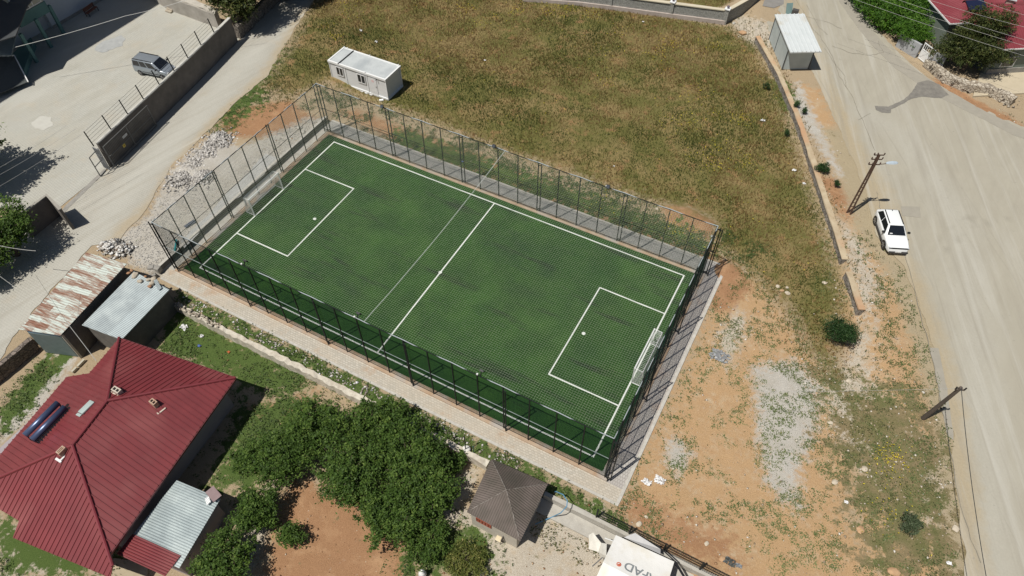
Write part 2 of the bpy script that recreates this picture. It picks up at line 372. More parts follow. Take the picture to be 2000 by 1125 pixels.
# ---- sheets that lie on it
def sheet(name, poly, dz, m, jag=0.0, step=.8, z=None, thick=.03, fields=None, inner=.7):
    pts = []
    n = len(poly)
    for i in range(n):
        a = Vector((*poly[i], 0)); b = Vector((*poly[(i+1) % n], 0)); L = (b-a).length
        k = max(1, int(L/step)) if jag else 1
        nr = Vector((-(b-a).y, (b-a).x, 0)).normalized()
        for j in range(k):
            q = a+(b-a)*j/k
            if jag: q = q+nr*jag*(fbm(np.array(q.x), np.array(q.y), 1.6, 8)-.5)*2+nr*jag*.35*(random.random()-.5)
            pts.append((q.x, q.y))
    mb = MB()
    if z is None: z = float(H(np.array(sum(p[0] for p in pts)/len(pts)), np.array(sum(p[1] for p in pts)/len(pts))))
    if fields:
        pa = np.array(pts); lo, hi = np.maximum(pa.min(0), (-70, -40)), np.minimum(pa.max(0), (60, 70))
        ix, iy = np.meshgrid(np.arange(lo[0], hi[0], inner), np.arange(lo[1], hi[1], inner)); ix = ix.ravel()+RNG.uniform(-.1, .1, ix.size); iy = iy.ravel()+RNG.uniform(-.1, .1, iy.size)
        s_ = sdpoly(pa, ix, iy) < -.25; ix, iy = ix[s_], iy[s_]; nb_ = len(pts)
        co = [Vector(p) for p in pts]+[Vector((a_, b_)) for a_, b_ in zip(ix, iy)]
        r_ = geometry.delaunay_2d_cdt(co, [(i, (i+1) % nb_) for i in range(nb_)], [list(range(nb_))], 1, 1e-5)
        vv = [(q.x, q.y, z+dz) for q in r_[0]]; me = bpy.data.meshes.new(name); me.from_pydata(vv, [], [tuple(f_) for f_ in r_[2]]); me.update()
        if sum(p_.normal.z for p_ in me.polygons) < 0: me.flip_normals()
        X_ = np.array([q[0] for q in vv]); Y_ = np.array([q[1] for q in vv])
        for k_, fn in fields.items():
            a_ = me.attributes.new(k_, 'FLOAT', 'POINT'); a_.data.foreach_set('value', fn(X_, Y_, pa).astype(np.float32))
        me.materials.append(m); o = bpy.data.objects.new(name, me); COL.objects.link(o)
        sk = MB(); 
        return tag(o, kind='structure')
    tris = geometry.tessellate_polygon([[Vector((*p, 0)) for p in pts]])
    vs = [(p[0], p[1], z+dz) for p in pts]; k = len(vs)
    fs = []
    for t in tris:
        a, b_, c = (Vector(vs[i]) for i in t)
        fs.append(tuple(t) if (b_-a).cross(c-a).z > 0 else tuple(t[::-1]))
    area = sum(pts[i][0]*pts[(i+1) % k][1]-pts[(i+1) % k][0]*pts[i][1] for i in range(k))
    vs += [(p[0], p[1], z+dz-thick) for p in pts]
    for i in range(k):
        j = (i+1) % k; fs.append((i, k+i, k+j, j) if area > 0 else (j, k+j, k+i, i))
    mb.add(vs, fs)
    return tag(mb.build(name, m), kind='structure')

def paver_mat(name, c1, c2, mortar, bw, bh, rot=0.0, stain=(.42, .27, .16), stain_amt=.5, big=(.5, .5, .45), joint=.02):
    m = bpy.data.materials.new(name); m.use_nodes = True; nt = m.node_tree; b = nt.nodes['Principled BSDF']; L = nt.links.new
    b.inputs['Roughness'].default_value = .9; b.inputs['Specular IOR Level'].default_value = .2
    tc = nd(nt, 'ShaderNodeTexCoord'); mp = nd(nt, 'ShaderNodeMapping'); mp.inputs['Rotation'].default_value = (0, 0, rot); L(tc.outputs['Object'], mp.inputs[0])
    br = nd(nt, 'ShaderNodeTexBrick'); br.inputs['Scale'].default_value = 1; br.inputs['Brick Width'].default_value = bw; br.inputs['Row Height'].default_value = bh; br.inputs['Mortar Size'].default_value = joint
    br.inputs['Color1'].default_value = (*c1, 1); br.inputs['Color2'].default_value = (*c2, 1); br.inputs['Mortar'].default_value = (*mortar, 1); br.inputs['Mortar Smooth'].default_value = .3
    L(mp.outputs[0], br.inputs['Vector'])
    def nz(s, a, c, off=0, det=6):
        mm = nd(nt, 'ShaderNodeMapping'); mm.inputs['Location'].default_value = (off, off, 0); L(tc.outputs['Object'], mm.inputs[0])
        n = nd(nt, 'ShaderNodeTexNoise'); n.inputs['Scale'].default_value = s; n.inputs['Detail'].default_value = det; n.inputs['Roughness'].default_value = .65; L(mm.outputs[0], n.inputs['Vector'])
        r = nd(nt, 'ShaderNodeMapRange'); r.inputs[1].default_value = a; r.inputs[2].default_value = c; L(n.outputs['Fac'], r.inputs[0]); return r.outputs[0]
    def mix(f, a, c, k=1.0):
        n = nd(nt, 'ShaderNodeMix', data_type='RGBA'); mu = nd(nt, 'ShaderNodeMath', operation='MULTIPLY'); L(f, mu.inputs[0]); mu.inputs[1].default_value = k; L(mu.outputs[0], n.inputs[0])
        L(a, n.inputs[6]); n.inputs[7].default_value = (*c, 1); return n.outputs[2]
    c = mix(nz(.25, .4, .65, 4), br.outputs['Color'], big, .6)
    c = mix(nz(.5, .55, .72, 30), c, stain, stain_amt)
    c = mix(nz(6, .5, .75, 11), c, tuple(q*.7 for q in c1), .5)
    L(c, b.inputs['Base Color'])
    bp = nd(nt, 'ShaderNodeBump'); bp.inputs['Strength'].default_value = .5; bp.inputs['Distance'].default_value = .02; bp.invert = True
    L(br.outputs['Fac'], bp.inputs['Height']); L(bp.outputs[0], b.inputs['Normal'])
    return m
def addmask(m, att, col, amp=.8, scale=1.6, sharp=.2, k=1.0):
    """blend another surface colour in where the mesh carries the mask 'att', with a ragged edge"""
    nt = m.node_tree; b = nt.nodes['Principled BSDF']; src = b.inputs['Base Color'].links[0].from_socket; L = nt.links.new
    a = nd(nt, 'ShaderNodeAttribute'); a.attribute_name = att
    tc = nd(nt, 'ShaderNodeTexCoord'); n = nd(nt, 'ShaderNodeTexNoise'); n.inputs['Scale'].default_value = scale; n.inputs['Detail'].default_value = 7; n.inputs['Roughness'].default_value = .65; L(tc.outputs['Object'], n.inputs['Vector'])
    x_ = nd(nt, 'ShaderNodeMath', operation='MULTIPLY_ADD'); L(n.outputs['Fac'], x_.inputs[0]); x_.inputs[1].default_value = amp; L(a.outputs['Fac'], x_.inputs[2])
    r = nd(nt, 'ShaderNodeMapRange'); r.inputs[1].default_value = .5-sharp+amp*.5; r.inputs[2].default_value = .5+sharp+amp*.5; r.inputs[4].default_value = k; L(x_.outputs[0], r.inputs[0])
    mx = nd(nt, 'ShaderNodeMix', data_type='RGBA'); L(r.outputs[0], mx.inputs[0]); L(src, mx.inputs[6])
    n2 = nd(nt, 'ShaderNodeTexNoise'); n2.inputs['Scale'].default_value = 9; n2.inputs['Detail'].default_value = 6; L(tc.outputs['Object'], n2.inputs['Vector'])
    c2 = nd(nt, 'ShaderNodeMix', data_type='RGBA'); c2.inputs[6].default_value = (*[q*.8 for q in col], 1); c2.inputs[7].default_value = (*[min(1, q*1.18) for q in col], 1); L(n2.outputs['Fac'], c2.inputs[0]); L(c2.outputs[2], mx.inputs[7])
    L(mx.outputs[2], b.inputs['Base Color'])
M_ROAD = mat('road_concrete', (.385, .36, .29), .9, (.325, .30, .24), .9, .5, .25, 12, detail=8, stretch=(1, .35, 1), col3=(.35, .325, .26), scale3=.12)
addmask(M_ROAD, 'worn', (.41, .395, .34), 1.2, .35, .45, .5); addmask(M_ROAD, 'dust', (.37, .305, .20), 1.0, .8, .3, .85); addmask(M_ROAD, 'tyre', (.28, .26, .21), .4, 3.0, .3, .6)
def streaks(m, ang, col, scale=.5, k=.6, lo=.52, hi=.72, st=(2.6, .10, 1), off=0):
    """long soft marks lying along the way the traffic goes"""
    nt = m.node_tree; b = nt.nodes['Principled BSDF']; src = b.inputs['Base Color'].links[0].from_socket; L = nt.links.new
    tc = nd(nt, 'ShaderNodeTexCoord'); r0 = nd(nt, 'ShaderNodeMapping'); r0.inputs['Rotation'].default_value = (0, 0, ang); r0.inputs['Location'].default_value = (off, off, 0); L(tc.outputs['Object'], r0.inputs[0])
    mp = nd(nt, 'ShaderNodeMapping'); mp.inputs['Scale'].default_value = st; L(r0.outputs[0], mp.inputs[0])
    n = nd(nt, 'ShaderNodeTexNoise'); n.inputs['Scale'].default_value = scale; n.inputs['Detail'].default_value = 6; n.inputs['Roughness'].default_value = .6; n.inputs['Distortion'].default_value = .4; L(mp.outputs[0], n.inputs['Vector'])
    r = nd(nt, 'ShaderNodeMapRange'); r.inputs[1].default_value = lo; r.inputs[2].default_value = hi; r.inputs[4].default_value = k; L(n.outputs['Fac'], r.inputs[0])
    mx = nd(nt, 'ShaderNodeMix', data_type='RGBA'); L(r.outputs[0], mx.inputs[0]); L(src, mx.inputs[6]); mx.inputs[7].default_value = (*col, 1); L(mx.outputs[2], b.inputs['Base Color'])
streaks(M_ROAD, rad(-20), (.46, .445, .39), .5, .6); streaks(M_ROAD, rad(-20), (.28, .255, .205), .6, .55, off=31)
streaks(M_ROAD, rad(-32), (.27, .25, .205), 1.2, .4, .58, .72, (3.5, .08, 1), 77)
streaks(M_ROAD, 0, (.24, .225, .19), 2.2, .5, .66, .74, (1, 1, 1), 13)
def lined(pts, wd): # soft mask along a polyline given in photo pixels
    pp = [P(*q) for q in pts]
    def fn(x, y):
        d = np.full(x.shape, 1e9)
        for a, b in zip(pp[:-1], pp[1:]):
            ex, ey = b[0]-a[0], b[1]-a[1]; t = np.clip(((x-a[0])*ex+(y-a[1])*ey)/(ex*ex+ey*ey), 0, 1); d = np.minimum(d, np.hypot(x-a[0]-ex*t, y-a[1]-ey*t))
        return np.clip(1-d/wd, 0, 1)
    return fn
_lw = lined([(1700, 225), (1760, 260), (1830, 360), (1880, 440), (1895, 560), (1905, 700), (1930, 900), (1950, 1125)], 2.6)
_ld = lined([(1535, -40), (1600, 150), (1650, 250), (1680, 330), (1705, 380), (1725, 460), (1775, 540), (1800, 620), (1828, 700), (1850, 800), (1866, 900), (1880, 1000), (1890, 1180)], 2.1)
_ld2 = lined([(1690, 340), (1725, 400), (1745, 520), (1780, 600), (1800, 680)], 2.6)
_lt = lined([(1820, 480), (1860, 440), (1920, 415), (1990, 400)], .3); _lt2 = lined([(1835, 500), (1890, 450), (1950, 430), (2000, 425)], .25)
ROADF = {'worn': lambda x, y, p: _lw(x, y), 'dust': lambda x, y, p: np.maximum(_ld(x, y), .9*_ld2(x, y)), 'tyre': lambda x, y, p: np.maximum(_lt(x, y), _lt2(x, y))}
M_ROADD = mat('road_edge_band', (.285, .265, .22), .9, (.34, .315, .26), 1.5, .5)
M_WETP = mat('road_repair', (.15, .14, .125), .9, (.24, .225, .195), 1.6, .6, .3, 10)
M_LANE = paver_mat('lane_pavers', (.40, .39, .34), (.43, .415, .365), (.345, .33, .285), .24, .2, .05, (.45, .36, .25), .35, (.40, .38, .33))
streaks_later = 1
addmask(M_LANE, 'dust', (.39, .33, .235), 1.0, .9, .3, .9); addmask(M_LANE, 'worn', (.45, .44, .39), .9, .6, .35, .7)
M_YARD = paver_mat('yard_pavers', (.415, .41, .37), (.44, .435, .39), (.365, .36, .32), .24, .22, .15, (.46, .39, .29), .35, (.42, .40, .34))
M_WALK = paver_mat('walkway_pavers', (.42, .395, .34), (.52, .485, .42), (.36, .33, .27), .24, .17, 0, (.40, .24, .13), .65, (.47, .40, .31), .02)
M_WALK2 = paver_mat('walkway_pavers_side', (.40, .38, .35), (.47, .445, .41), (.32, .30, .27), .17, .24, 0, (.38, .22, .13), .4, (.38, .34, .32), .03)
M_CONC = mat('concrete', (.46, .44, .39), .9, (.36, .34, .30), 2.5, .6, .3, 20)
M_CONCD = mat('concrete_old', (.33, .315, .285), .9, (.22, .21, .19), 1.4, .6, .3, 12)

road_poly = [P(*q) for q in ((1535, -40), (1520, 20), (1590, 150), (1640, 250), (1672, 330), (1690, 380), (1712, 460), (1762, 520), (1795, 590), (1822, 680), (1842, 760), (1860, 850), (1868, 960), (1880, 1060), (1885, 1180))]
R2 = [(80, -18), (95, 10), (80, 30)]+[P(*q) for q in ((2040, 262), (1960, 232), (1880, 196), (1810, 150), (1755, 102), (1715, 62), (1690, 20), (1672, -40))]+[(24, 80), (12, 80)]
road = sheet('road', road_poly+R2, .02, M_ROAD, jag=.28, step=.5, z=.7, fields=ROADF)
sheet('road_band', [P(*q) for q in ((1642, -30), (1660, 0), (1690, 40), (1725, 85), (1770, 125), (1830, 165), (1900, 205), (1990, 250), (2050, 275), (2050, 290), (1980, 265), (1890, 218), (1815, 180), (1750, 135), (1705, 92), (1668, 45), (1640, 5), (1625, -30))], .034, M_ROADD, jag=.12, step=.6, z=.7, thick=.004)
sheet('road_patch', [P(*q) for q in ((1708, 207), (1735, 209), (1765, 196), (1782, 178), (1790, 162), (1812, 157), (1835, 166), (1853, 186), (1838, 192), (1800, 189), (1780, 193), (1762, 203), (1740, 214), (1739, 221), (1722, 221), (1710, 215))], .038, M_WETP, jag=.1, step=.2, z=.7, thick=.004)
sheet('road_patch_square', [P(*q) for q in ((1759, 403), (1797, 404), (1798, 425), (1762, 422))], .038, M_ROADD, jag=.06, step=.3, z=.7, thick=.004)
sheet('road_patch_long', [P(*q) for q in ((1816, 680), (1832, 680), (1850, 760), (1862, 860), (1850, 850), (1832, 760))], .038, M_ROADD, jag=.08, step=.4, z=.7, thick=.004)
sheet('road_patch_top', [P(*q) for q in ((1500, -30), (1530, -10), (1530, 8), (1512, 16), (1490, 12))], .038, mat('asphalt_old', (.19, .18, .17), .9, (.26, .25, .23), 2, .5), jag=.2, step=.4, z=.7, thick=.004)
sheet('forecourt', [P(*q) for q in ((1500, 20), (1540, 30), (1560, 110), (1500, 60))], .02, M_ROAD, jag=.25, step=.4, z=.66)
# cracks and joints in the road
jb = MB()
def crack(px, r=.03):
    pts = [P3(*q) for q in px]; out = []
    for i in range(len(pts)-1):
        for j in range(5):
            q = pts[i].lerp(pts[i+1], j/5); q += Vector((random.uniform(-.08, .08), random.uniform(-.08, .08), 0)) if (i or j) else Vector()
            q.z = .7435; out.append(q)
    for a, b in zip(out[:-1], out[1:]):
        t = (b-a); n = Vector((-t.y, t.x, 0)).normalized()*r*random.uniform(.6, 1.3)/2
        jb.quad(a-n, b-n, b+n, a+n)
crack([(1555, 0), (1590, 60), (1600, 70), (1625, 110), (1640, 150), (1665, 190), (1675, 215), (1700, 270), (1710, 302)], .045)
crack([(1575, 10), (1600, 55), (1620, 72)], .04); crack([(1610, 95), (1650, 150), (1655, 175)], .035)
crack([(1625, 90), (1665, 105), (1700, 108), (1725, 103), (1712, 75)], .04)
crack([(1712, 375), (1718, 405), (1760, 480), (1785, 560), (1800, 620), (1820, 700), (1840, 800), (1860, 900), (1880, 1010), (1925, 1125)], .05)
crack([(1700, 222), (1670, 238)], .03); crack([(1480, 0), (1530, 12), (1560, 30), (1620, 45), (1650, 60)], .03)
tag(jb.build('road_joints', mat('crack_dust', (.24, .22, .175), .95)), kind='structure')
_le = lined([(640, -40), (560, 80), (520, 150), (455, 205), (400, 262), (340, 335), (300, 400), (250, 440), (225, 470)], 1.5)
_lm = lined([(500, 100), (380, 230), (240, 380), (130, 520), (60, 600), (0, 660)], 2.2)
streaks(M_LANE, rad(12), (.50, .485, .43), .5, .6); streaks(M_LANE, rad(12), (.31, .285, .23), .6, .5, off=21); streaks(M_YARD, rad(10), (.48, .475, .43), .35, .6, st=(1.2, .4, 1)); streaks(M_YARD, rad(10), (.33, .315, .26), .5, .45, st=(1.4, .5, 1), off=55)
# lane and school yard, one level
lane_poly = [P(*q) for q in ((640, -40), (560, 80), (520, 150), (455, 205), (400, 262), (330, 335), (290, 400), (235, 470), (180, 480), (160, 500), (40, 640), (0, 700))]+[(-26.6, -30), (-30, -60), (-75, -60), (-75, -13)]+[P(*q) for q in ((-60, 500), (60, 410), (110, 425), (215, 328), (470, 75), (560, -60))]
sheet('lane', lane_poly, .02, M_LANE, jag=.28, step=.45, z=.6, fields={'dust': lambda x, y, p: np.maximum(_le(x, y), .0), 'worn': lambda x, y, p: _lm(x, y)})
sheet('school_yard', [(-33.5, -11.4)]+[P(*q) for q in ((213, 327),)]+[(-34.2, -2), (-35.6, 6), (-37.1, 14), (-37.8, 18.2), (-42, 18.7), (-49, 19.1), (-53, 20.5), (-57, 40), (-110, 40), (-110, -60), (-75, -60), (-40, -13)], .016, M_YARD, z=.6)
sheet('lane_gutter', [P(*q) for q in ((208, 334), (204, 330), (128, 402), (100, 440), (106, 444), (134, 407))], .036, M_CONCD, z=.6, thick=.006)
M_ASH = mat('ash_mark', (.40, .41, .40), .95, (.30, .31, .31), 2.4, .6)
sheet('burnt_ash_stain', [P(*q) for q in ((185, 98), (200, 82), (235, 70), (247, 78), (240, 90), (215, 100), (200, 103))], .034, M_ASH, jag=.35, step=.3, z=.6, thick=.004)
sheet('lime_stain', [P(*q) for q in ((62, 240), (78, 228), (98, 230), (102, 245), (85, 256), (68, 252))], .034, mat('lime_mark', (.50, .495, .45), .95, (.45, .44, .40), 2.4, .6), jag=.4, step=.3, z=.6, thick=.004)
# ================================================================ THE PITCH
PL, PW = 18.0, 9.18
FX0, FX1, FY0, FY1, FH = -19.45, 19.29, -10.2, 10.14, 5.72
def turf():
    m = bpy.data.materials.new('artificial_turf'); m.use_nodes = True; nt = m.node_tree; b = nt.nodes['Principled BSDF']; L = nt.links.new
    b.inputs['Roughness'].default_value = .85; b.inputs['Specular IOR Level'].default_value = .25
    tc = nd(nt, 'ShaderNodeTexCoord').outputs['Object']
    def nz(s, a, c, st=(1, 1, 1), off=0, det=5):
        mm = nd(nt, 'ShaderNodeMapping'); mm.inputs['Scale'].default_value = st; mm.inputs['Location'].default_value = (off, off, 0); L(tc, mm.inputs[0])
        n = nd(nt, 'ShaderNodeTexNoise'); n.inputs['Scale'].default_value = s; n.inputs['Detail'].default_value = det; n.inputs['Roughness'].default_value = .6; L(mm.outputs[0], n.inputs['Vector'])
        r = nd(nt, 'ShaderNodeMapRange'); r.inputs[1].default_value = a; r.inputs[2].default_value = c; L(n.outputs['Fac'], r.inputs[0]); return r.outputs[0]
    def mix(f, a, c, k=1.0):
        n = nd(nt, 'ShaderNodeMix', data_type='RGBA'); mu = nd(nt, 'ShaderNodeMath', operation='MULTIPLY'); L(f, mu.inputs[0]); mu.inputs[1].default_value = k; L(mu.outputs[0], n.inputs[0])
        for i, q in ((6, a), (7, c)):
            if isinstance(q, tuple): n.inputs[i].default_value = (*q, 1)
            else: L(q, n.inputs[i])
        return n.outputs[2]
    c = mix(nz(.35, .35, .65), (.018, .062, .009), (.042, .114, .017))
    c = mix(nz(.07, .45, .6, off=5), c, (.016, .060, .011), .5)
    c = mix(nz(30, .35, .7), c, (.012, .042, .008), .55)
    c = mix(nz(.22, .55, .68, (.45, 1.3, 1), 13), c, (.014, .045, .012), .8)
    c = mix(nz(.5, .57, .68, (.22, 1.6, 1), 47), c, (.012, .020, .012), .75)
    L(c, b.inputs['Base Color'])
    bp = nd(nt, 'ShaderNodeBump'); bp.inputs['Strength'].default_value = .6; bp.inputs['Distance'].default_value = .03
    n = nd(nt, 'ShaderNodeTexNoise'); n.inputs['Scale'].default_value = 60; L(tc, n.inputs['Vector']); L(n.outputs['Fac'], bp.inputs['Height']); L(bp.outputs[0], b.inputs['Normal'])
    return m
rect = lambda a, b, c, d: [(a, c), (b, c), (b, d), (a, d)]
def strip_mesh(name, poly, z0, z1, m): return tag(MB().prism(poly, z0, z1).build(name, m), kind='structure')
strip_mesh('walkway', rect(-20.3, 20.65, -11.42, FY0-.2), -.3, .03, M_WALK)
strip_mesh('walkway_end', rect(FX1+.2, 20.65, FY0-.2, 11.75), -.3, .027, M_WALK2)
strip_mesh('walkway_far', rect(-20.3, 20.65, FY1+.2, 11.75), -.3, .024, mat('worn_pavers', (.33, .32, .30), .9, (.24, .235, .22), 1.8, .7, .3, 14))
strip_mesh('walkway_inner', rect(-20.5, FX0-.2, FY0-.2, FY1+.2), -.3, .021, mat('pale_pavers', (.44, .43, .395), .9, (.34, .32, .28), 1.6, .7, .3, 14))
M_KERB = mat('pale_kerb', (.52, .50, .45), .9, (.38, .36, .32), 3, .6, .2, 20)
strip_mesh('kerb_near', rect(-20.1, 20.85, -11.62, -11.42), -.4, .07, M_KERB)
strip_mesh('kerb_end', rect(20.65, 20.87, -11.42, 11.95), -.3, .07, M_KERB)
strip_mesh('kerb_far', rect(-20.3, 20.65, 11.75, 11.93), -.3, .06, M_KERB)
M_PLINTH = mat('stained_plinth', (.44, .35, .26), .9, (.36, .24, .15), 1.2, .7, .3, 14, col3=(.38, .36, .33), scale3=.5)
pl = thing('pitch_plinth', 'low stained concrete plinth running right round the green football pitch', 'plinth', (0, FY0, 0))
for nm, r in (('kerb_strip', rect(FX0-.2, FX1+.2, FY0-.2, FY0+.3)), ('kerb_strip', rect(FX0-.2, FX1+.2, FY1-.3, FY1+.2)), ('kerb_strip', rect(FX0-.2, FX0+.3, FY0+.3, FY1-.3)), ('kerb_strip', rect(FX1-.3, FX1+.2, FY0+.3, FY1-.3))):
    MB().prism(r, -.3, .14).build(nm, M_PLINTH, pl)
tag(MB().prism(rect(FX0+.3, FX1-.3, FY0+.3, FY1-.3), -.2, .10).build('pitch_turf', turf()), kind='structure')
M_LINE = mat('line_white', (.78, .80, .76), .8, (.62, .66, .60), 6, .6)
ln = MB(); zt, lw = .106, .11
def hline(x0, x1, y): ln.quad((x0, y-lw/2, zt), (x1, y-lw/2, zt), (x1, y+lw/2, zt), (x0, y+lw/2, zt))
def vline(x, y0, y1): ln.quad((x-lw/2, y0, zt), (x+lw/2, y0, zt), (x+lw/2, y1, zt), (x-lw/2, y1, zt))
h = lw/2
hline(-PL-h, PL+h, PW); hline(-PL-h, PL+h, -PW)
for x in (-PL, 0, PL): vline(x, -PW+h, PW-h)
for s in (-1, 1):
    x0, x1 = sorted((s*(PL-h), s*(PL-5.58)))
    hline(x0, x1, 4.70); hline(x0, x1, -4.70); vline(s*(PL-5.58-h), -4.70-h, 4.70+h)
for cx in (-PL+4.9, .0, PL-4.9):
    ln.add([(cx+(.15)*math.cos(a*math.pi/8), -.1+.15*math.sin(a*math.pi/8), zt+.003) for a in range(16)], [tuple(range(16))])
tag(ln.build('pitch_lines', M_LINE), kind='structure')

# ---- cage fence
M_STEEL = mat('dark_steel', (.008, .011, .011), .6, (.014, .018, .017), 4, .5, spec=.3)
M_MESH = mat('dark_green_wire', (.008, .024, .018), .9, (.012, .032, .024), 2, .5, spec=.1)
M_ROPE = mat('pale_rope', (.42, .47, .48), .7, (.33, .37, .38), 2, .5)
fence = thing('cage_fence', 'tall dark steel cage fence enclosing the football pitch', 'fence', (0, FY0, 0))
NX, NY = 20, 12
dx = (FX1-FX0)/NX; dy = (FY1-FY0)/NY
def post(x, y, z0=.1, z1=FH, w_=.07): MB().boxx(x-w_/2, x+w_/2, y-w_/2, y+w_/2, z0, z1).build('post', M_STEEL, fence)
for i in range(NX+1):
    for y, s in ((FY0, -1), (FY1, 1)):
        x = FX0+i*dx; post(x, y)
        if i % 4 == 0:
            MB().boxx(x+.24-.035, x+.24+.035, y+s*.14-.035, y+s*.14+.035, 0, FH-.15).bar((x, y+s*.0, 2.9), (x+.24, y+s*.14, 2.9), .05).bar((x, y, FH-.3), (x+.24, y+s*.14, FH-.3), .05).bar((x, y, .35), (x+.24, y+s*.14, .35), .05).build('brace_post', M_STEEL, fence)
for j in range(1, NY):
    for x, s in ((FX0, -1), (FX1, 1)):
        y = FY0+j*dy; post(x, y)
        if j % 4 == 0:
            MB().boxx(x+s*.3-.035, x+s*.3+.035, y-.035, y+.035, 0, FH-.15).bar((x, y, 2.9), (x+s*.3, y, 2.9), .05).bar((x, y, FH-.3), (x+s*.3, y, FH-.3), .05).bar((x, y, .35), (x+s*.3, y, .35), .05).build('brace_post', M_STEEL, fence)
for j in (0, NY):
    y = FY0+j*dy
    for x, s in ((FX0, -1), (FX1, 1)):
        MB().boxx(x+s*.42-.035, x+s*.42+.035, y-.035, y+.035, 0, FH-.1).bar((x, y, 2.9), (x+s*.42, y, 2.9), .05).bar((x, y, FH-.3), (x+s*.42, y, FH-.3), .05).bar((x, y, .35), (x+s*.42, y, .35), .05).build('brace_post', M_STEEL, fence)
M_RAILP = mat('sunlit_rail', (.30, .34, .34), .5, (.2, .24, .24), 3, .5)  # near mid rail only: its sunlit look is put into a paler colour
for z, r, m_ in ((.28, .025, M_STEEL), (2.95, .022, M_RAILP), (FH, .035, M_STEEL)):
    for a, b_ in (((FX0, FY0), (FX1, FY0)), ((FX0, FY1), (FX1, FY1)), ((FX0, FY0), (FX0, FY1)), ((FX1, FY0), (FX1, FY1))):
        far = a[1] == FY1 or a[0] == b_[0]
        MB().tube([(*a, z), (*b_, z)], r, 6).build('rail', M_STEEL if (far or z != 2.95) else m_, fence)
def wirewall(a, b, z0, z1, cell, t, name='wire_mesh', parent=fence, m=None):
    a = Vector((*a, 0)); b = Vector((*b, 0)); L = (b-a).length; d = (b-a)/L; nn = Vector((-d.y, d.x, 0))*t/2
    mb = MB(); n = int(L/cell)
    for i in range(n+1):
        q = a+d*(L*i/n)
        mb.add([q-d*t/2+Vector((0, 0, z0)), q+d*t/2+Vector((0, 0, z0)), q+d*t/2+Vector((0, 0, z1)), q-d*t/2+Vector((0, 0, z1)),
                q-nn+Vector((0, 0, z0)), q+nn+Vector((0, 0, z0)), q+nn+Vector((0, 0, z1)), q-nn+Vector((0, 0, z1))], [(0, 1, 2, 3), (4, 5, 6, 7)])
    k = int((z1-z0)/cell)
    for j in range(k+1):
        z = z0+(z1-z0)*j/k; Z = Vector((0, 0, z)); h_ = Vector((0, 0, t/2))
        mb.add([a+Z-h_, b+Z-h_, b+Z+h_, a+Z+h_, a+Z-nn, b+Z-nn, b+Z+nn, a+Z+nn], [(0, 1, 2, 3), (4, 5, 6, 7)])
    return mb.build(name, m or M_MESH, parent)
wirewall((FX0, FY0+.055), (FX1, FY0+.055), .2, FH, .10, .0115)
wirewall((FX0, FY1-.055), (FX1, FY1-.055), .2, FH, .12, .009)
wirewall((FX0+.055, FY0), (FX0+.055, FY1), .2, FH, .12, .009)
wirewall((FX1-.055, FY0), (FX1-.055, FY1), .2, FH, .10, .0075)
# ---- net over the pitch, sagging a little between its ropes
net = thing('overhead_net', 'pale cord net stretched flat over the whole football pitch', 'net', (0, FY0, FH))
def nz_(x, y):
    u = (x-FX0)/(FX1-FX0); v = (y-FY0)/(FY1-FY0)
    e = np.minimum(np.minimum(u*8, (1-u)*8), np.minimum(v*5, (1-v)*5))
    return FH+.02-.38*sstep(e)*(.8+.2*np.sin(u*31+v*9))-.12*np.abs(np.sin(np.pi*u*NX/4))*np.clip(1-v*6, 0, 1)*0
def cords(n, along_x, t, m, name):
    V = []; Fc = []; seg = 48
    for i in range(n+1):
        c = i/n; s = np.linspace(0, 1, seg+1)
        if along_x: x = FX0+(FX1-FX0)*s; y = np.full(seg+1, FY0+(FY1-FY0)*c); off = (0, 1)
        else: y = FY0+(FY1-FY0)*s; x = np.full(seg+1, FX0+(FX1-FX0)*c); off = (1, 0)
        x = np.clip(x, FX0, FX1); y = np.clip(y, FY0, FY1); z = nz_(x, y)
        A = np.stack([x-off[0]*t/2, y-off[1]*t/2, z], 1); B = np.stack([x+off[0]*t/2, y+off[1]*t/2, z], 1); C = np.stack([x, y, z+t*.8], 1)
        o = len(V)*(seg+1)*3; V.append(np.concatenate([A, B, C]))
        k = np.arange(seg); a, b_, c_ = o+k, o+seg+1+k, o+2*(seg+1)+k
        Fc += [np.stack([a, a+1, c_+1, c_], 1), np.stack([c_, c_+1, b_+1, b_], 1), np.stack([b_, b_+1, a+1, a], 1)]
    return npmesh(name, np.concatenate(V), np.concatenate(Fc), m, 4, parent=net)
M_NET = mat('net_cord', (.46, .50, .36), .8, (.30, .36, .30), .5, .5)
cords(int((FY1-FY0)/.175), True, .0095, M_NET, 'cords_lengthwise')
cords(int((FX1-FX0)/.175), False, .0095, M_NET, 'cords_crosswise')
eb = MB()
for a, b_ in (((FX0, FY0), (FX1, FY0)), ((FX0, FY1), (FX1, FY1)), ((FX0, FY0), (FX0, FY1)), ((FX1, FY0), (FX1, FY1))):
    pts = []
    for i in range(81):
        s = i/80; bay = abs(math.sin(math.pi*s*10))
        pts.append((a[0]+(b_[0]-a[0])*s, a[1]+(b_[1]-a[1])*s, FH+.06-.07*bay))
    eb.tube(pts, .03, 5)
eb.build('edge_rope', M_ROPE, net)
sx = .62; MB().tube([(sx, FY0+(FY1-FY0)*i/20, float(nz_(np.array(sx), np.array(FY0+(FY1-FY0)*i/20)))+.02) for i in range(21)], .018, 5).build('seam_rope', mat('seam_cord', (.6, .64, .6), .8), net)

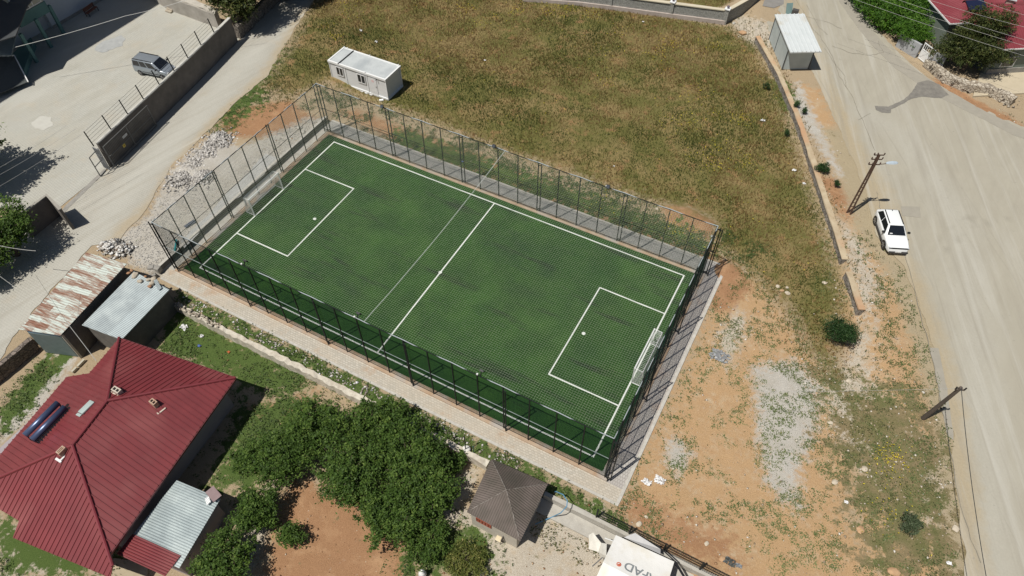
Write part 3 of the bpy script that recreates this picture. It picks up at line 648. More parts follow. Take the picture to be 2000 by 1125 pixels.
# ---- goals
M_WPAINT = mat('white_paint', (.80, .81, .80), .5, (.70, .71, .70), 8, .4)
M_GNET = mat('goal_net', (.72, .73, .72), .8)
def goal(s, yc, label):
    g = thing('goal', label, 'goal', (s*18.05, yc, .1), 'goals at the two ends of the pitch')
    x0 = s*18.05; y0, y1, z1, z0 = yc-1.95, yc+1.95, 2.05, .1; xb = x0+s*.95; xt = x0+s*.62
    MB().tube([(x0, y0, z0), (x0, y0, z1)], .05, 8).build('goalpost', M_WPAINT, g); MB().tube([(x0, y1, z0), (x0, y1, z1)], .05, 8).build('goalpost', M_WPAINT, g)
    MB().tube([(x0, y0-.05, z1), (x0, y1+.05, z1)], .055, 8).build('crossbar', M_WPAINT, g)
    for y in (y0, y1): MB().tube([(x0, y, z1), (xt, y, z1-.03), (xb, y, z0+.03), (x0, y, z0+.03)], .028, 6).build('side_frame', M_WPAINT, g)
    MB().tube([(xb, y0, z0+.03), (xb, y1, z0+.03)], .028, 6).tube([(xt, y0, z1-.03), (xt, y1, z1-.03)], .022, 6).build('back_frame', M_WPAINT, g)
    nb = MB(); n = 26
    for i in range(n+1):
        y = y0+(y1-y0)*i/n; nb.tube([(x0, y, z1-.02), (xt, y, z1-.05), (xb, y, z0+.03)], .008, 3, False)
    for j in range(14):
        f = j/13; x = xt+(xb-xt)*f; z = z1-.05+(z0+.03-z1+.05)*f; nb.tube([(x, y0, z), (x, y1, z)], .008, 3, False)
    for y in (y0, y1):
        for j in range(1, 12):
            f = j/12; z = z0+(z1-z0)*f; xe = xb+(xt-xb)*f; nb.tube([(x0, y, z), (xe, y, z)], .008, 3, False)
        for j in range(1, 6):
            f = j/6; nb.tube([(x0+(xb-x0)*f, y, z0+.05), (x0+(xt-x0)*f, y, z1-.03)], .008, 3, False)
    nb.build('goal_net', M_GNET, g)
goal(1, -.5, 'white netted goal at the road end of the pitch')
goal(-1, -.35, 'white goal at the rubble end of the pitch, beside the gravel yard')
# ---- floodlights hung on the cage rim
M_BLK = mat('black_plastic', (.012, .012, .014), .5)
for x, y, lab in ((-10.29, FY0, 'floodlight on the near rim of the cage, the one closest to the sheds'), (-.12, FY0, 'floodlight on the near rim of the cage, the middle one by the halfway line'),
                  (9.69, FY0, 'floodlight on the near rim of the cage, the one closest to the hut'), (10.0, FY1, 'floodlight on the meadow side rim of the cage, nearest the red soil mound'),
                  (-11.96, FY1, 'floodlight on the meadow side rim of the cage, nearest the white cabin'), (-.5, FY1, 'floodlight on the meadow side rim of the cage, at the halfway line')):
    s = 1 if y == FY0 else -1
    t = thing('floodlight', lab, 'floodlight', (x, y, FH), 'floodlights on the cage rim')
    MB().bar((x+.17, y, FH), (x+.17, y+s*.18, FH+.38), .06).build('bracket', M_STEEL, t)
    M4 = Matrix.Translation((x+.17, y+s*.25, FH+.34)) @ Matrix.Rotation(s*rad(35), 4, 'X')
    MB().box((0, 0, 0), (.30, .10, .30), M4).build('lamp_head', M_BLK, t); MB().box((0, s*.055, 0), (.25, .012, .25), M4).build('lamp_glass', mat('lamp_glass', (.08, .09, .1), .15), t)
    MB().box((x-.06, y, FH+.10), (.11, .10, .10)).build('junction_box', M_WPAINT, t)

# ---- low wall between walkway and gravel
lw_ = thing('retaining_wall', 'long low concrete wall between the gravel yard and the pitch walkway', 'wall', (-20.6, 0, 0))
MB().boxx(-20.72, -20.5, -10.9, 11.4, -.3, .66).build('wall', mat('shaded_concrete', (.15, .145, .135), .95, (.11, .105, .10), 2, .6), lw_); MB().boxx(-20.74, -20.49, -10.95, 11.45, .66, .69).build('coping', M_KERB, lw_)  # wall colour darkened to stand in for the shade on its face
blk = thing('concrete_block_step', 'broken grey concrete blocks stacked at the corner where walkway meets gravel', 'blocks', (-20.9, -11, .0))
for c, d, a in (((-20.75, -11.15, .45), (.7, .45, .5), .2), ((-21.1, -11.35, .6), (.5, .4, .3), .6), ((-20.6, -11.7, .25), (.35, .3, .3), 1.1)):
    MB().box((0, 0, 0), d, Matrix.Translation(c) @ Matrix.Rotation(a, 4, 'Z')).build('block', M_CONCD, blk, bevel=.03)
# ================================================================ BUILDINGS
def ribbed(name, poly3, ribdir, spacing, rw, rh, thick, m, parent=None, profile='rib'):
    """roof sheet: a slab with raised ribs running along ribdir, cut to the outline"""
    ps = [Vector(q) for q in poly3]; n = len(ps); nn = Vector((0, 0, 0))
    for i in range(n): nn += (ps[i]-ps[0]).cross(ps[(i+1) % n]-ps[0])
    if nn.z < 0: ps = ps[::-1]; nn = -nn
    nn.normalize(); d = Vector(ribdir); d = (d-nn*d.dot(nn)).normalized(); e = nn.cross(d)
    o = ps[0]; uv = [((q-o).dot(d), (q-o).dot(e)) for q in ps]
    mb = MB(); mb.slab(ps, thick)
    lo = min(q[1] for q in uv); hi = max(q[1] for q in uv); v = lo+spacing*.5
    while v < hi:
        cuts = []
        for side in (-rw/2, rw/2):
            xs_ = []
            for i in range(n):
                a, b_ = uv[i], uv[(i+1) % n]
                if (a[1] > v+side) != (b_[1] > v+side):
                    xs_.append(a[0]+(b_[0]-a[0])*(v+side-a[1])/(b_[1]-a[1]))
            cuts.append(sorted(xs_))
        if all(len(c) >= 2 for c in cuts):
            pt = lambda u_, v_, h_: o+d*u_+e*v_+nn*h_
            (a0, a1), (b0, b1) = (cuts[0][0], cuts[0][-1]), (cuts[1][0], cuts[1][-1]); c0 = (a0+b0)/2; c1 = (a1+b1)/2
            if profile == 'rib':
                q = rw*.28
                V = [pt(a0, v-rw/2, 0.001), pt(c0, v-q, rh), pt(c0, v+q, rh), pt(b0, v+rw/2, 0.001), pt(a1, v-rw/2, 0.001), pt(c1, v-q, rh), pt(c1, v+q, rh), pt(b1, v+rw/2, 0.001)]
                mb.add(V, [(0, 4, 5, 1), (1, 5, 6, 2), (2, 6, 7, 3), (0, 1, 2, 3), (7, 6, 5, 4)])
            else:
                V = [pt(a0, v-rw/2, 0.001), pt(c0, v, rh), pt(b0, v+rw/2, 0.001), pt(a1, v-rw/2, 0.001), pt(c1, v, rh), pt(b1, v+rw/2, 0.001)]
                mb.add(V, [(0, 3, 4, 1), (1, 4, 5, 2), (0, 1, 2), (5, 4, 3)])
        v += spacing
    return mb.build(name, m, parent)
def window(name_parent, x0, x1, z0, z1, y, facing, fr, gl, mull=2, axis='x', depth=.05):
    """framed window on a wall plane; axis x: the wall runs along x at y; facing = +-1"""
    def bx(a0, a1, d0, d1, c0, c1):
        if axis == 'x': return MB().boxx(a0, a1, *sorted((y+facing*d0, y+facing*d1)), c0, c1)
        return MB().boxx(*sorted((y+facing*d0, y+facing*d1)), a0, a1, c0, c1)
    t = .07; mb = MB()
    for q in ((x0, x1, 0, depth, z0, z0+t), (x0, x1, 0, depth, z1-t, z1), (x0, x0+t, 0, depth, z0+t, z1-t), (x1-t, x1, 0, depth, z0+t, z1-t)):
        k = bx(*q); mb.add(k.v, k.f)
    for i in range(1, mull):
        xm = x0+(x1-x0)*i/mull; k = bx(xm-.04, xm+.04, 0, depth, z0+t, z1-t); mb.add(k.v, k.f)
    f = mb.build('window', fr, name_parent)
    g = bx(x0+t, x1-t, .003, .02, z0+t, z1-t).build('pane', gl, None); g.parent = f
    return f
M_GLASS = mat('window_glass', (.03, .035, .04), .08, (.02, .025, .03), 1, .5, spec=.8)
M_WFR = mat('white_frame', (.78, .78, .77), .5)

# ---- white cabin beside the cage
cb = thing('site_cabin', 'white prefabricated cabin with two windows and a door behind the cage', 'cabin', (-20.7, 17.3, 0))
M_CAB = mat('cabin_panel', (.70, .71, .71), .5, (.62, .63, .63), 1.2, .5)
M_CABR = mat('cabin_roof_sheet', (.50, .53, .53), .5, (.43, .455, .46), .8, .8, col3=(.36, .39, .40), scale3=.35)
X0, X1, Y0, Y1, Z0, Z1 = -24.25, -17.08, 17.22, 19.9, .16, 2.62
MB().boxx(X0+.05, X1-.05, Y0+.05, Y1-.05, Z0+.1, Z1-.12).build('wall', M_CAB, cb)
fr = MB()
for x in (X0, X0+2.0, X0+4.75, X1): fr.boxx(x-.06 if x > X0 else x-.02, x+.06 if x < X1 else x+.02, Y0-.01, Y0+.06, Z0+.12, Z1-.2)
for x in (X0-.02, X1-.12): fr.boxx(x, x+.14, Y1-.12, Y1+.02, Z0, Z1-.22)
fr.boxx(X0-.03, X1+.03, Y0-.03, Y1+.03, Z0-.06, Z0+.12)
fr.build('frame', mat('cabin_frame', (.76, .77, .77), .45, (.66, .67, .67), 2, .4), cb)
MB().boxx(X0-.06, X1+.06, Y0-.07, Y0+.1, Z1-.2, Z1+.02).boxx(X0-.06, X1+.06, Y1-.1, Y1+.07, Z1-.2, Z1+.02).boxx(X0-.06, X0+.1, Y0+.1, Y1-.1, Z1-.2, Z1+.02).boxx(X1-.1, X1+.06, Y0+.1, Y1-.1, Z1-.2, Z1+.02).build('roof_edge', M_WPAINT, cb)
ribbed('roof', [(X0+.1, Y0+.1, Z1-.03), (X1-.1, Y0+.1, Z1-.03), (X1-.1, Y1-.1, Z1-.03), (X0+.1, Y1-.1, Z1-.03)], (1, 0, 0), .17, .05, .025, .05, M_CABR, cb)
MB().boxx(X0+1.28, X0+1.38, Y0-.08, Y1-.05, Z1-.01, Z1+.06).build('roof_joint', M_BLK, cb)
window(cb, X0+.85, X0+1.75, 1.15, 2.2, Y0+.0, -1, M_WFR, M_GLASS, 2)
window(cb, X0+3.55, X0+4.55, 1.15, 2.2, Y0+.0, -1, M_WFR, M_GLASS, 2)
dr = MB().boxx(X0+5.0, X0+5.95, Y0-.005, Y0+.05, .3, 2.28).build('door', mat('cabin_door', (.72, .73, .73), .5), cb)
k = MB().boxx(X0+5.82, X0+5.88, Y0-.05, Y0-.005, 1.2, 1.35).build('handle', M_CONCD, None); k.parent = dr
k = MB().boxx(X0+5.35, X0+5.62, Y0-.012, Y0-.005, 1.75, 2.0).build('notice', mat('red_notice', (.62, .28, .28), .7, (.7, .6, .6), 9, .9), None); k.parent = dr
MB().tube([(X0+6.1, Y0-.05, 2.3), (X0+6.1, Y0-.2, 2.33)], .05, 8).build('outdoor_lamp', M_BLK, cb)
for x, y in ((X0+.5, Y1), (X0+3.4, Y1), (X1-.2, Y1), (X0+4.7, Y0), (X0+.1, Y1)): MB().boxx(x-.05, x+.05, y-.05, y+.05, Z1+.02, Z1+.13).build('lifting_lug', M_WPAINT, cb)
for i, (dxx) in enumerate((2.3, 3.0, 3.6, 4.2, 4.8)):
    tag(MB().boxx(X0+dxx, X0+dxx+.34, Y0-.12, Y0+.3, -.05, .10).build('footing_block', mat('block_white', (.62, .61, .58), .9)), ['first', 'second', 'third', 'fourth', 'fifth'][i] + ' pale block from the left under the white cabin edge', 'block', 'blocks under the white cabin')
tag(MB().tube([(X1-.85, Y0-.45, .1), (X1-.5, Y0-.2, .1)], .13, 10).build('plastic_drum', M_WPAINT), 'small white drum lying in front of the cabin door end', 'drum')

# ---- metal kiosk by the road
ZR = .72
kk = thing('roadside_kiosk', 'white metal kiosk with overhanging ribbed roof standing at the road edge', 'kiosk', (17.5, 42.5, ZR))
A, B_, C_ = Vector((17.55, 41.0, 0)), Vector((20.0, 42.45, 0)), Vector((14.75, 46.1, 0)); D_ = B_+C_-A
def z_(v, z): return Vector((v.x, v.y, z))
M_KW = mat('kiosk_panel', (.50, .56, .56), .4, (.40, .46, .46), .8, .7)
kp = [A, B_, D_, C_]
MB().prism([(q.x, q.y) for q in kp], ZR, 3.35).build('wall', M_KW, kk)
jn = MB(); wdir = (A-C_).normalized(); nrm = Vector((-wdir.y, wdir.x, 0))*-1
for q in (C_.lerp(A, .42),): jn.bar(z_(q, ZR)-Vector((.012, 0, 0)), z_(q, 3.35)-Vector((.012, 0, 0)), .06)
for q in (A, B_, C_, D_): jn.bar(z_(q, ZR), z_(q, 3.35), .1)
jn.build('corner_trim', mat('dark_trim', (.06, .065, .07), .6), kk)
wd = (B_-A).normalized(); dd = (C_-A).normalized()
ro = [z_(A-wd*.15-dd*.95, 3.42), z_(B_+wd*.3-dd*.95, 3.42), z_(D_+wd*.3+dd*.2, 3.62), z_(C_-wd*.15+dd*.2, 3.62)]
ribbed('roof', ro, dd, .46, .12, .075, .12, mat('kiosk_roof', (.62, .65, .65), .4, (.55, .585, .585), .7, .6, col3=(.50, .48, .41), scale3=.4), kk)
bz = thing('roadside_board', 'small dark cabinet with a tilted sheet behind the white kiosk', 'cabinet', (*P(1545, 34), ZR))
q = P(1546, 34); MB().box((q[0]+.2, q[1], ZR+.5), (.7, .5, 1.0)).build('cabinet', mat('dark_box', (.08, .075, .07), .7), bz)
MB().box((0, 0, 0), (.75, .05, 1.5), Matrix.Translation((q[0]-.5, q[1]-.15, ZR+.85)) @ Matrix.Rotation(rad(35), 4, 'Z') @ Matrix.Rotation(rad(-25), 4, 'X')).build('sheet', mat('teal_sheet', (.20, .30, .29), .5), bz)

# ---- house with the red roof
ZE = 2.55; EX0, EX1, EY0, EY1 = -16.1, -6.35, -29.72, -16.9
hs = thing('red_roof_house', 'single storey house under a large dark red hipped metal roof in the garden', 'house', (-11, -24, -.6))
M_HW = mat('house_render', (.36, .32, .33), .85, (.30, .27, .28), .8, .5)
M_RED = mat('red_roof_sheet', (.195, .036, .040), .42, (.155, .029, .033), .5, .8, col3=(.23, .062, .062), scale3=.25)
M_REDR = mat('red_ridge_cap', (.20, .032, .040), .4, (.16, .028, .034), 1, .6)
MB().prism([(-13.9, -28.9), (-5.9, -28.9), (-6.95, -17.6), (-15.4, -18.9)], -.7, ZE-.05).build('wall', M_HW, hs)
RA = at3(210, 783, 4.4); RB = at3(142, 870, 4.4)
def onplane(a, b, c, x, y):
    n_ = (b-a).cross(c-a); return a.z-((x-a.x)*n_.x+(y-a.y)*n_.y)/n_.z
NE = Vector((EX1, EY1, ZE)); NW = Vector((EX0+.1, EY1-1.2, ZE)); SEe = Vector((EX1+1.7, EY0, ZE))
NE, NW = at3(460, 738, ZE), at3(233, 660, ZE); SE = at3(213, 1083, ZE)
def rayplane(u, v, a, b, c):
    d = Vector(FW+RT2*(u-1000)/FPX+UP2*(562.5-v)/FPX); n_ = (b-a).cross(c-a); o = Vector(CAM); return o+d*((a-o).dot(n_)/d.dot(n_))
SE = rayplane(213, 1083, NE, RA, RB)
# east slope
ribbed('roof_east', [NE, RA, RB, SE], (1, 0, 0), .36, .085, .05, .06, M_RED, hs)
ribbed('roof_north', [NW, NE, RA], (0, 1, 0), .36, .085, .05, .06, M_RED, hs)
W3 = at3(175, 728, ZE); n1 = onplane(NW, RA, RB, 0, 0)
zw = lambda x, y: onplane(NW, RA, RB, x, y)
w2 = at(130, 735, 2.3); w1 = at(-10, 898, 2.3); w3 = at(172, 729, 2.5)
HW = at(-60, 960, 2.3)
W3, W2, W1 = rayplane(174, 729, NW, RA, RB), rayplane(130, 736, NW, RA, RB), rayplane(0, 888, NW, RA, RB); Wh = W2+(W1-W2)*1.42
NW = NW
westp = [NW, W3, W2, Wh, RB, RA]
MB().boxx(W2.x+.5, -15.4, -30.0, W2.y-.5, -.7, W2.z-.12).build('wall', M_HW, hs)
ribbed('roof_west', westp, (1, 0, 0), .36, .085, .05, .06, M_RED, hs)
# south hip carried further down over the porch
hipE = RB+(SE-RB)*1.10; hipW = westp[3]
zs = lambda x, y: onplane(RB, hipE, hipW, x, y)
s1 = at(25, 1050, 2.2); s2 = at(37, 1017, 2.3)
yl = s1[1]
E2 = Vector((hipE.x+.0, hipE.y, hipE.z)); low = Vector((E2.x-.15, yl-1.6, 0)); low.z = zs(low.x, low.y)
q1 = rayplane(25, 1050, RB, hipE, hipW); q2 = rayplane(37, 1017, RB, hipE, hipW)
ribbed('roof_south', [RB, E2, rayplane(215, 1128, RB, hipE, hipW), q1, q2, hipW], (0, 1, 0), .36, .085, .05, .06, M_RED, hs)
for a, b_ in ((RA, RB), (RA, NE), (RA, NW), (RB, hipE), (RB, hipW)):
    MB().tube([a+Vector((0, 0, .04)), b_+Vector((0, 0, .04))], .11, 8).build('ridge_cap', M_REDR, hs)
MB().bar(NE-Vector((0, 0, .1)), SE-Vector((0, 0, .1)), .12, .16).bar(NE-Vector((0, 0, .1)), NW-Vector((0, 0, .1)), .12, .16).build('gutter', mat('red_dark_trim', (.13, .03, .035), .5), hs)
# roof fittings: rest on the roof planes
ze = lambda x, y: onplane(NE, RA, RB, x, y)
zn = lambda x, y: onplane(NW, NE, RA, x, y)
def hit(u, v, f):
    z = 3.5
    for _ in range(12): x, y = at(u, v, z); z = f(x, y)
    return x, y, z
M_CHB = mat('chimney_brick', (.36, .20, .12), .9, (.48, .38, .30), 5, .7, .3, 20); M_CHP = mat('chimney_plaster', (.58, .52, .44), .9, (.45, .38, .31), 4, .6, .3, 20)
def chimney(u, v, f, w_, d_, h_, m, label, skirt=True, rz=0.0):
    x, y, z = hit(u, v, f)
    t = .07; mb = MB()
    mb.boxx(-w_/2, w_/2, -d_/2, d_/2, -.4, h_-.15)
    for a in ((-w_/2, w_/2, -d_/2, -d_/2+t), (-w_/2, w_/2, d_/2-t, d_/2), (-w_/2, -w_/2+t, -d_/2+t, d_/2-t), (w_/2-t, w_/2, -d_/2+t, d_/2-t), (-t/2, t/2, -d_/2+t, d_/2-t)): mb.boxx(*a, h_-.15, h_)
    c = mb.build('chimney', m); c['label'] = label; c.location = (x, y, z); c.rotation_euler = (0, 0, rz)
    c.parent = hs; c.matrix_parent_inverse = hs.matrix_world.inverted()
    def pt(mb, name, mm): o = mb.build(name, mm, None); o.parent = c; return o
    pt(MB().boxx(-w_/2+t, w_/2-t, -d_/2+t, d_/2-t, h_-.15, h_-.12), 'flue', M_BLK)
    return c, pt
c1, p1 = chimney(231, 766, zn, .62, .34, .36, M_CHP, 'pale chimney with a plastered apron near the top of the north slope')
c2, p2 = chimney(303, 790, ze, .52, .32, .4, M_CHB, 'brick chimney on the east slope of the red roof', rz=-.1)
p2(MB().bar((-.35, -.28, .02), (.65, -.30, -.18), .12, .05).bar((.62, -.3, -.16), (.66, .25, -.17), .1, .05), 'flashing', M_CHP)
c3, p3 = chimney(124, 884, zs, .30, .52, .4, M_CHB, 'brick chimney with a white flashing beside the southern hip')
p3(MB().boxx(.18, .28, -.45, .3, -.26, -.02).boxx(-.22, .28, -.56, -.42, -.32, -.12), 'flashing', M_WPAINT)
p1(MB().add([(-.4, -.2, .12), (.25, -.2, .1), (.18, -.75, -.06+.0), (-.05, -.62, -.02), (-.2, -.85, -.1), (-.5, -.8, -.1)], [(0, 5, 4, 3, 2, 1)]).add([(-.4, -.2, .0), (.25, -.2, -.02), (.18, -.75, -.2), (-.5, -.8, -.2)], [(0, 1, 2, 3)]), 'apron', M_CHP)
x, y, z = hit(171, 797, zw)
sk = MB().box((0, 0, .1), (.55, 1.0, .12), Matrix.Translation((x, y, z)) @ Matrix.Rotation(-rad(18), 4, 'Y')).box((-.1, -.62, .03), (.5, .2, .06), Matrix.Translation((x, y, z)) @ Matrix.Rotation(-rad(18), 4, 'Y')).build('roof_hatch', mat('zinc_pale', (.42, .50, .48), .45), hs, bevel=.02)
# solar water heater
x, y, z = hit(96, 830, zw); sw = thing('solar_water_heater', 'solar water heater with two long blue tanks on the red roof', 'water heater', (x, y, z), rz=rad(2))
M_TANK = mat('blue_steel_tank', (.10, .14, .24), .35, (.08, .10, .18), 1, .5, metal=.5)
lpart(MB().tube([(-.15, -1.35, .75), (-.15, 1.35, .75)], .21, 18), 'tank', M_TANK, sw, smooth=True)
lpart(MB().tube([(.35, -1.35, .55), (.35, 1.35, .55)], .21, 18), 'tank', M_TANK, sw, smooth=True)
for yy in (-1.3, 1.3): lpart(MB().bar((-.35, yy, -.3), (-.15, yy, .6), .05).bar((.75, yy, .1), (.35, yy, .5), .05).bar((-.4, yy, -.1), (.8, yy, .15), .05).bar((.0, yy, .1), (.0, yy, .6), .05), 'stand', M_STEEL, sw)
pm = MB()
for i in range(14): pm.tube([(.55, -1.25+i*.19, .45), (1.05, -1.25+i*.19, .2)], .035, 6)
lpart(pm.boxx(.5, .6, -1.35, 1.35, .36, .48), 'tube_collector', mat('collector_dark', (.02, .02, .03), .15), sw)
# annexe
an = thing('garden_annexe', 'low annexe with galvanised roof sheets beside the red roofed house', 'annexe', (-3, -26.5, -.6))
zq = 1.75
a0, a1, a2, a3 = at3(345, 938, zq+.1), at3(431, 974, zq-.1), at3(350, 1110, zq-.1), at3(246, 1062, zq+.1)
M_GALV = mat('galvanised_sheet', (.42, .48, .48), .38, (.33, .38, .385), .9, .7, metal=.25, col3=(.52, .58, .57), scale3=.5)
MB().prism([(a0.x+.25, a0.y-.3), (a1.x-.2, a1.y-.3), (a2.x-.2, a2.y+.1), (a3.x+.2, a3.y+.1)], -.7, zq-.12).build('wall', M_HW, an)
f = .83; g0, g1 = a0.lerp(a3, f), a1.lerp(a2, f)
ribbed('roof', [a0, a1, a2, a3], (a1-a0).normalized(), .16, .12, .05, .03, M_GALV, an, 'wave')
e0 = Vector((0, 0, .09)); dn = (a3-a0).normalized()*.7
ribbed('red_roof_strip', [a0.lerp(a3, .86)+e0, a1.lerp(a2, .86).lerp(a0.lerp(a3, .86), .08)+e0, a2.lerp(a3, .1)+dn+e0, a3+dn+e0], (a1-a0).normalized(), .16, .12, .05, .03, M_RED, an, 'wave')
tag(MB().box((0, 0, 0), (.95, .6, .06), Matrix.Translation(at3(417, 965, zq+.18)) @ Matrix.Rotation(-.25, 4, 'Z')).build('loose_board', mat('mauve_panel', (.27, .20, .20), .7, (.22, .15, .15), 3, .5)), 'flat mauve brown panel lying on the corner of the galvanised annexe roof', 'panel')
ribbed('offcut', [at3(400, 974, zq+.16), at3(407, 969, zq+.16), at3(412, 980, zq+.16), at3(404, 987, zq+.16)], (0, 1, 0), .12, .06, .03, .03, M_WPAINT)
tag(bpy.data.objects['offcut'], 'short white ribbed sheet offcut lying on the galvanised annexe roof', 'offcut')
# passage of concrete and porch frame at the bottom edge
tag(MB().prism([P(222, 1090), P(290, 1100), P(285, 1180), P(215, 1180)], -.62, -.55).build('paved_path', mat('tan_slab', (.42, .36, .25), .9, (.34, .28, .19), 2, .5, .2, 15)), kind='structure')

# ---- rusty roofed shed and grey shed
M_RUST = bpy.data.materials.new('rusty_sheets'); M_RUST.use_nodes = True
def rusty():
    nt = M_RUST.node_tree; b = nt.nodes['Principled BSDF']; L = nt.links.new; b.inputs['Roughness'].default_value = .7
    tc = nd(nt, 'ShaderNodeTexCoord').outputs['Object']
    mp = nd(nt, 'ShaderNodeMapping'); mp.inputs['Rotation'].default_value = (0, 0, rad(-10.5)); mp.inputs['Scale'].default_value = (1, 1, 1); L(tc, mp.inputs[0])
    br = nd(nt, 'ShaderNodeTexBrick'); br.inputs['Scale'].default_value = 1; br.inputs['Brick Width'].default_value = 1.9; br.inputs['Row Height'].default_value = .52; br.inputs['Mortar Size'].default_value = .012
    br.inputs['Color1'].default_value = (0, 0, 0, 1); br.inputs['Color2'].default_value = (1, 1, 1, 1); br.inputs['Mortar'].default_value = (.9, .9, .9, 1); br.inputs['Bias'].default_value = -.1; L(mp.outputs[0], br.inputs['Vector'])
    m2 = nd(nt, 'ShaderNodeMapping'); m2.inputs['Rotation'].default_value = (0, 0, rad(-10.5)); m2.inputs['Scale'].default_value = (.5, 4.2, 1); L(tc, m2.inputs[0])
    n = nd(nt, 'ShaderNodeTexNoise'); n.inputs['Scale'].default_value = 1.3; n.inputs['Detail'].default_value = 7; n.inputs['Roughness'].default_value = .7; L(m2.outputs[0], n.inputs['Vector'])
    ad = nd(nt, 'ShaderNodeMath', operation='MULTIPLY_ADD'); L(br.outputs['Color'], ad.inputs[0]); ad.inputs[1].default_value = .20; L(n.outputs['Fac'], ad.inputs[2])
    cr = nd(nt, 'ShaderNodeValToRGB'); e = cr.color_ramp.elements; e[0].position = .50; e[0].color = (.50, .55, .50, 1); e[1].position = .58; e[1].color = (.36, .31, .26, 1)
    k = e.new(.66); k.color = (.26, .165, .12, 1); k = e.new(.76); k.color = (.20, .085, .05, 1)
    L(ad.outputs[0], cr.inputs[0]); L(cr.outputs[0], b.inputs['Base Color'])
rusty()
sh = thing('rusty_roof_shed', 'long stone shed under patched rusty corrugated roof sheets beside the paved lane', 'shed', (-21.8, -17, -.6))
M_BLKW = mat('dark_block_wall', (.15, .14, .125), .95, (.10, .095, .085), 2, .6, .4, 10)
r = [at3(168, 493, 2.55), at3(248, 515, 2.75), at3(118, 655, 2.75), at3(36, 643, 2.55)]
MB().prism([(r[0].x+.25, r[0].y-.25), (r[1].x-.2, r[1].y-.25), (r[2].x-.15, r[2].y+.25), (r[3].x+.35, r[3].y+.25)], -.7, 2.48).build('wall', M_BLKW, sh)
ribbed('roof', r, (r[1]-r[0]).normalized(), .2, .14, .035, .04, M_RUST, sh, 'wave')
fy = r[2].y+.25; fx0 = r[3].x+.35; fx1 = r[2].x-.15
gA, gB = Vector((fx0, r[3].y+.25, 0)), Vector((fx1, r[2].y+.25, 0)); gd = (gB-gA); gn = Vector((gd.y, -gd.x, 0)).normalized()*.03
def gp(a, z): return gA+gd*a+gn+Vector((0, 0, z))
MB().add([gp(.02, -.5), gp(.88, -.5), gp(.88, 2.1), gp(.02, 2.1), gp(.02, -.5)+gn, gp(.88, -.5)+gn, gp(.88, 2.1)+gn, gp(.02, 2.1)+gn], [(4, 5, 6, 7), (7, 6, 2, 3), (5, 1, 2, 6), (0, 4, 7, 3)]).build('door', mat('grey_green_door', (.10, .135, .135), .6, (.14, .18, .18), 3, .6), sh)
MB().add([gp(.02, 2.12), gp(.9, 2.12), gp(.9, 2.42), gp(.02, 2.42)], [(0, 1, 2, 3)]).build('fascia', mat('blue_fascia', (.16, .30, .45), .6, (.3, .42, .5), 3, .6), sh)
MB().bar(gp(.96, -.6), gp(.96, 2.45), .22, .1).build('pillar', mat('pale_plaster', (.55, .53, .45), .9, (.45, .43, .36), 3, .5), sh)
s2_ = thing('grey_roof_shed', 'grey sheet roofed shed between the rusty shed and the pitch walkway', 'shed', (-18.3, -15.5, -.6))
r = [at3(262, 530, 2.3), at3(331, 566, 2.1), at3(238, 664, 2.1), at3(160, 635, 2.3)]
MB().prism([(r[0].x+.1, r[0].y-.1), (r[1].x-.25, r[1].y-.1), (r[2].x-.25, r[2].y+.2), (r[3].x+.1, r[3].y+.2)], -.7, 2.02).build('wall', M_BLKW, s2_)
M_ZINC = mat('zinc_sheet', (.36, .41, .42), .5, (.29, .33, .34), .8, .8, metal=.15, col3=(.43, .48, .48), scale3=.6)
ribbed('roof', r, (r[1]-r[0]).normalized(), .12, .09, .022, .04, M_ZINC, s2_, 'wave')
q0, q1_, q2_, q3_ = r
u8 = Vector((0, 0, .035))
ribbed('roof_sheet_row', [q0.lerp(q1_, .70)+u8, q1_+u8, q2_+u8, q3_.lerp(q2_, .66)+u8], (r[1]-r[0]).normalized(), .12, .09, .022, .02, mat('zinc_sheet_new', (.42, .48, .49), .42, (.36, .41, .42), .8, .8, metal=.2), s2_, 'wave')
stn = []
M_STN = mat('limestone', (.46, .41, .33), .95, (.34, .29, .22), 2, .7, .4, 12)
def rocklump(name, c, r_, label, cat='rock', group=None, m=None, flat=.6, sd=0):
    bm = bmesh.new(); bmesh.ops.create_icosphere(bm, subdivisions=2, radius=1)
    rs = np.random.default_rng(sd+int(abs(c[0]*97)+abs(c[1]*31)))
    sx_, sy_ = rs.uniform(.75, 1.2, 2); off = rs.uniform(0, 9, 3)
    dirs = rs.normal(size=(7, 3)); dirs /= np.linalg.norm(dirs, axis=1)[:, None]
    for v_ in bm.verts:
        p = np.array(v_.co); k_ = 1.0
        for d_ in dirs: k_ = min(k_, .78/max(1e-3, abs(p@d_))) if abs(p@d_) > .7 else k_
        v_.co = Vector((p[0]*sx_*k_*r_, p[1]*sy_*k_*r_, p[2]*flat*k_*r_))
    me = bpy.data.meshes.new(name); bm.to_mesh(me); bm.free(); me.materials.append(m or M_STN)
    o = bpy.data.objects.new(name, me); COL.objects.link(o); o.location = c; o.rotation_euler = (0, 0, rs.uniform(0, 6))
    return tag(o, label, cat, group)
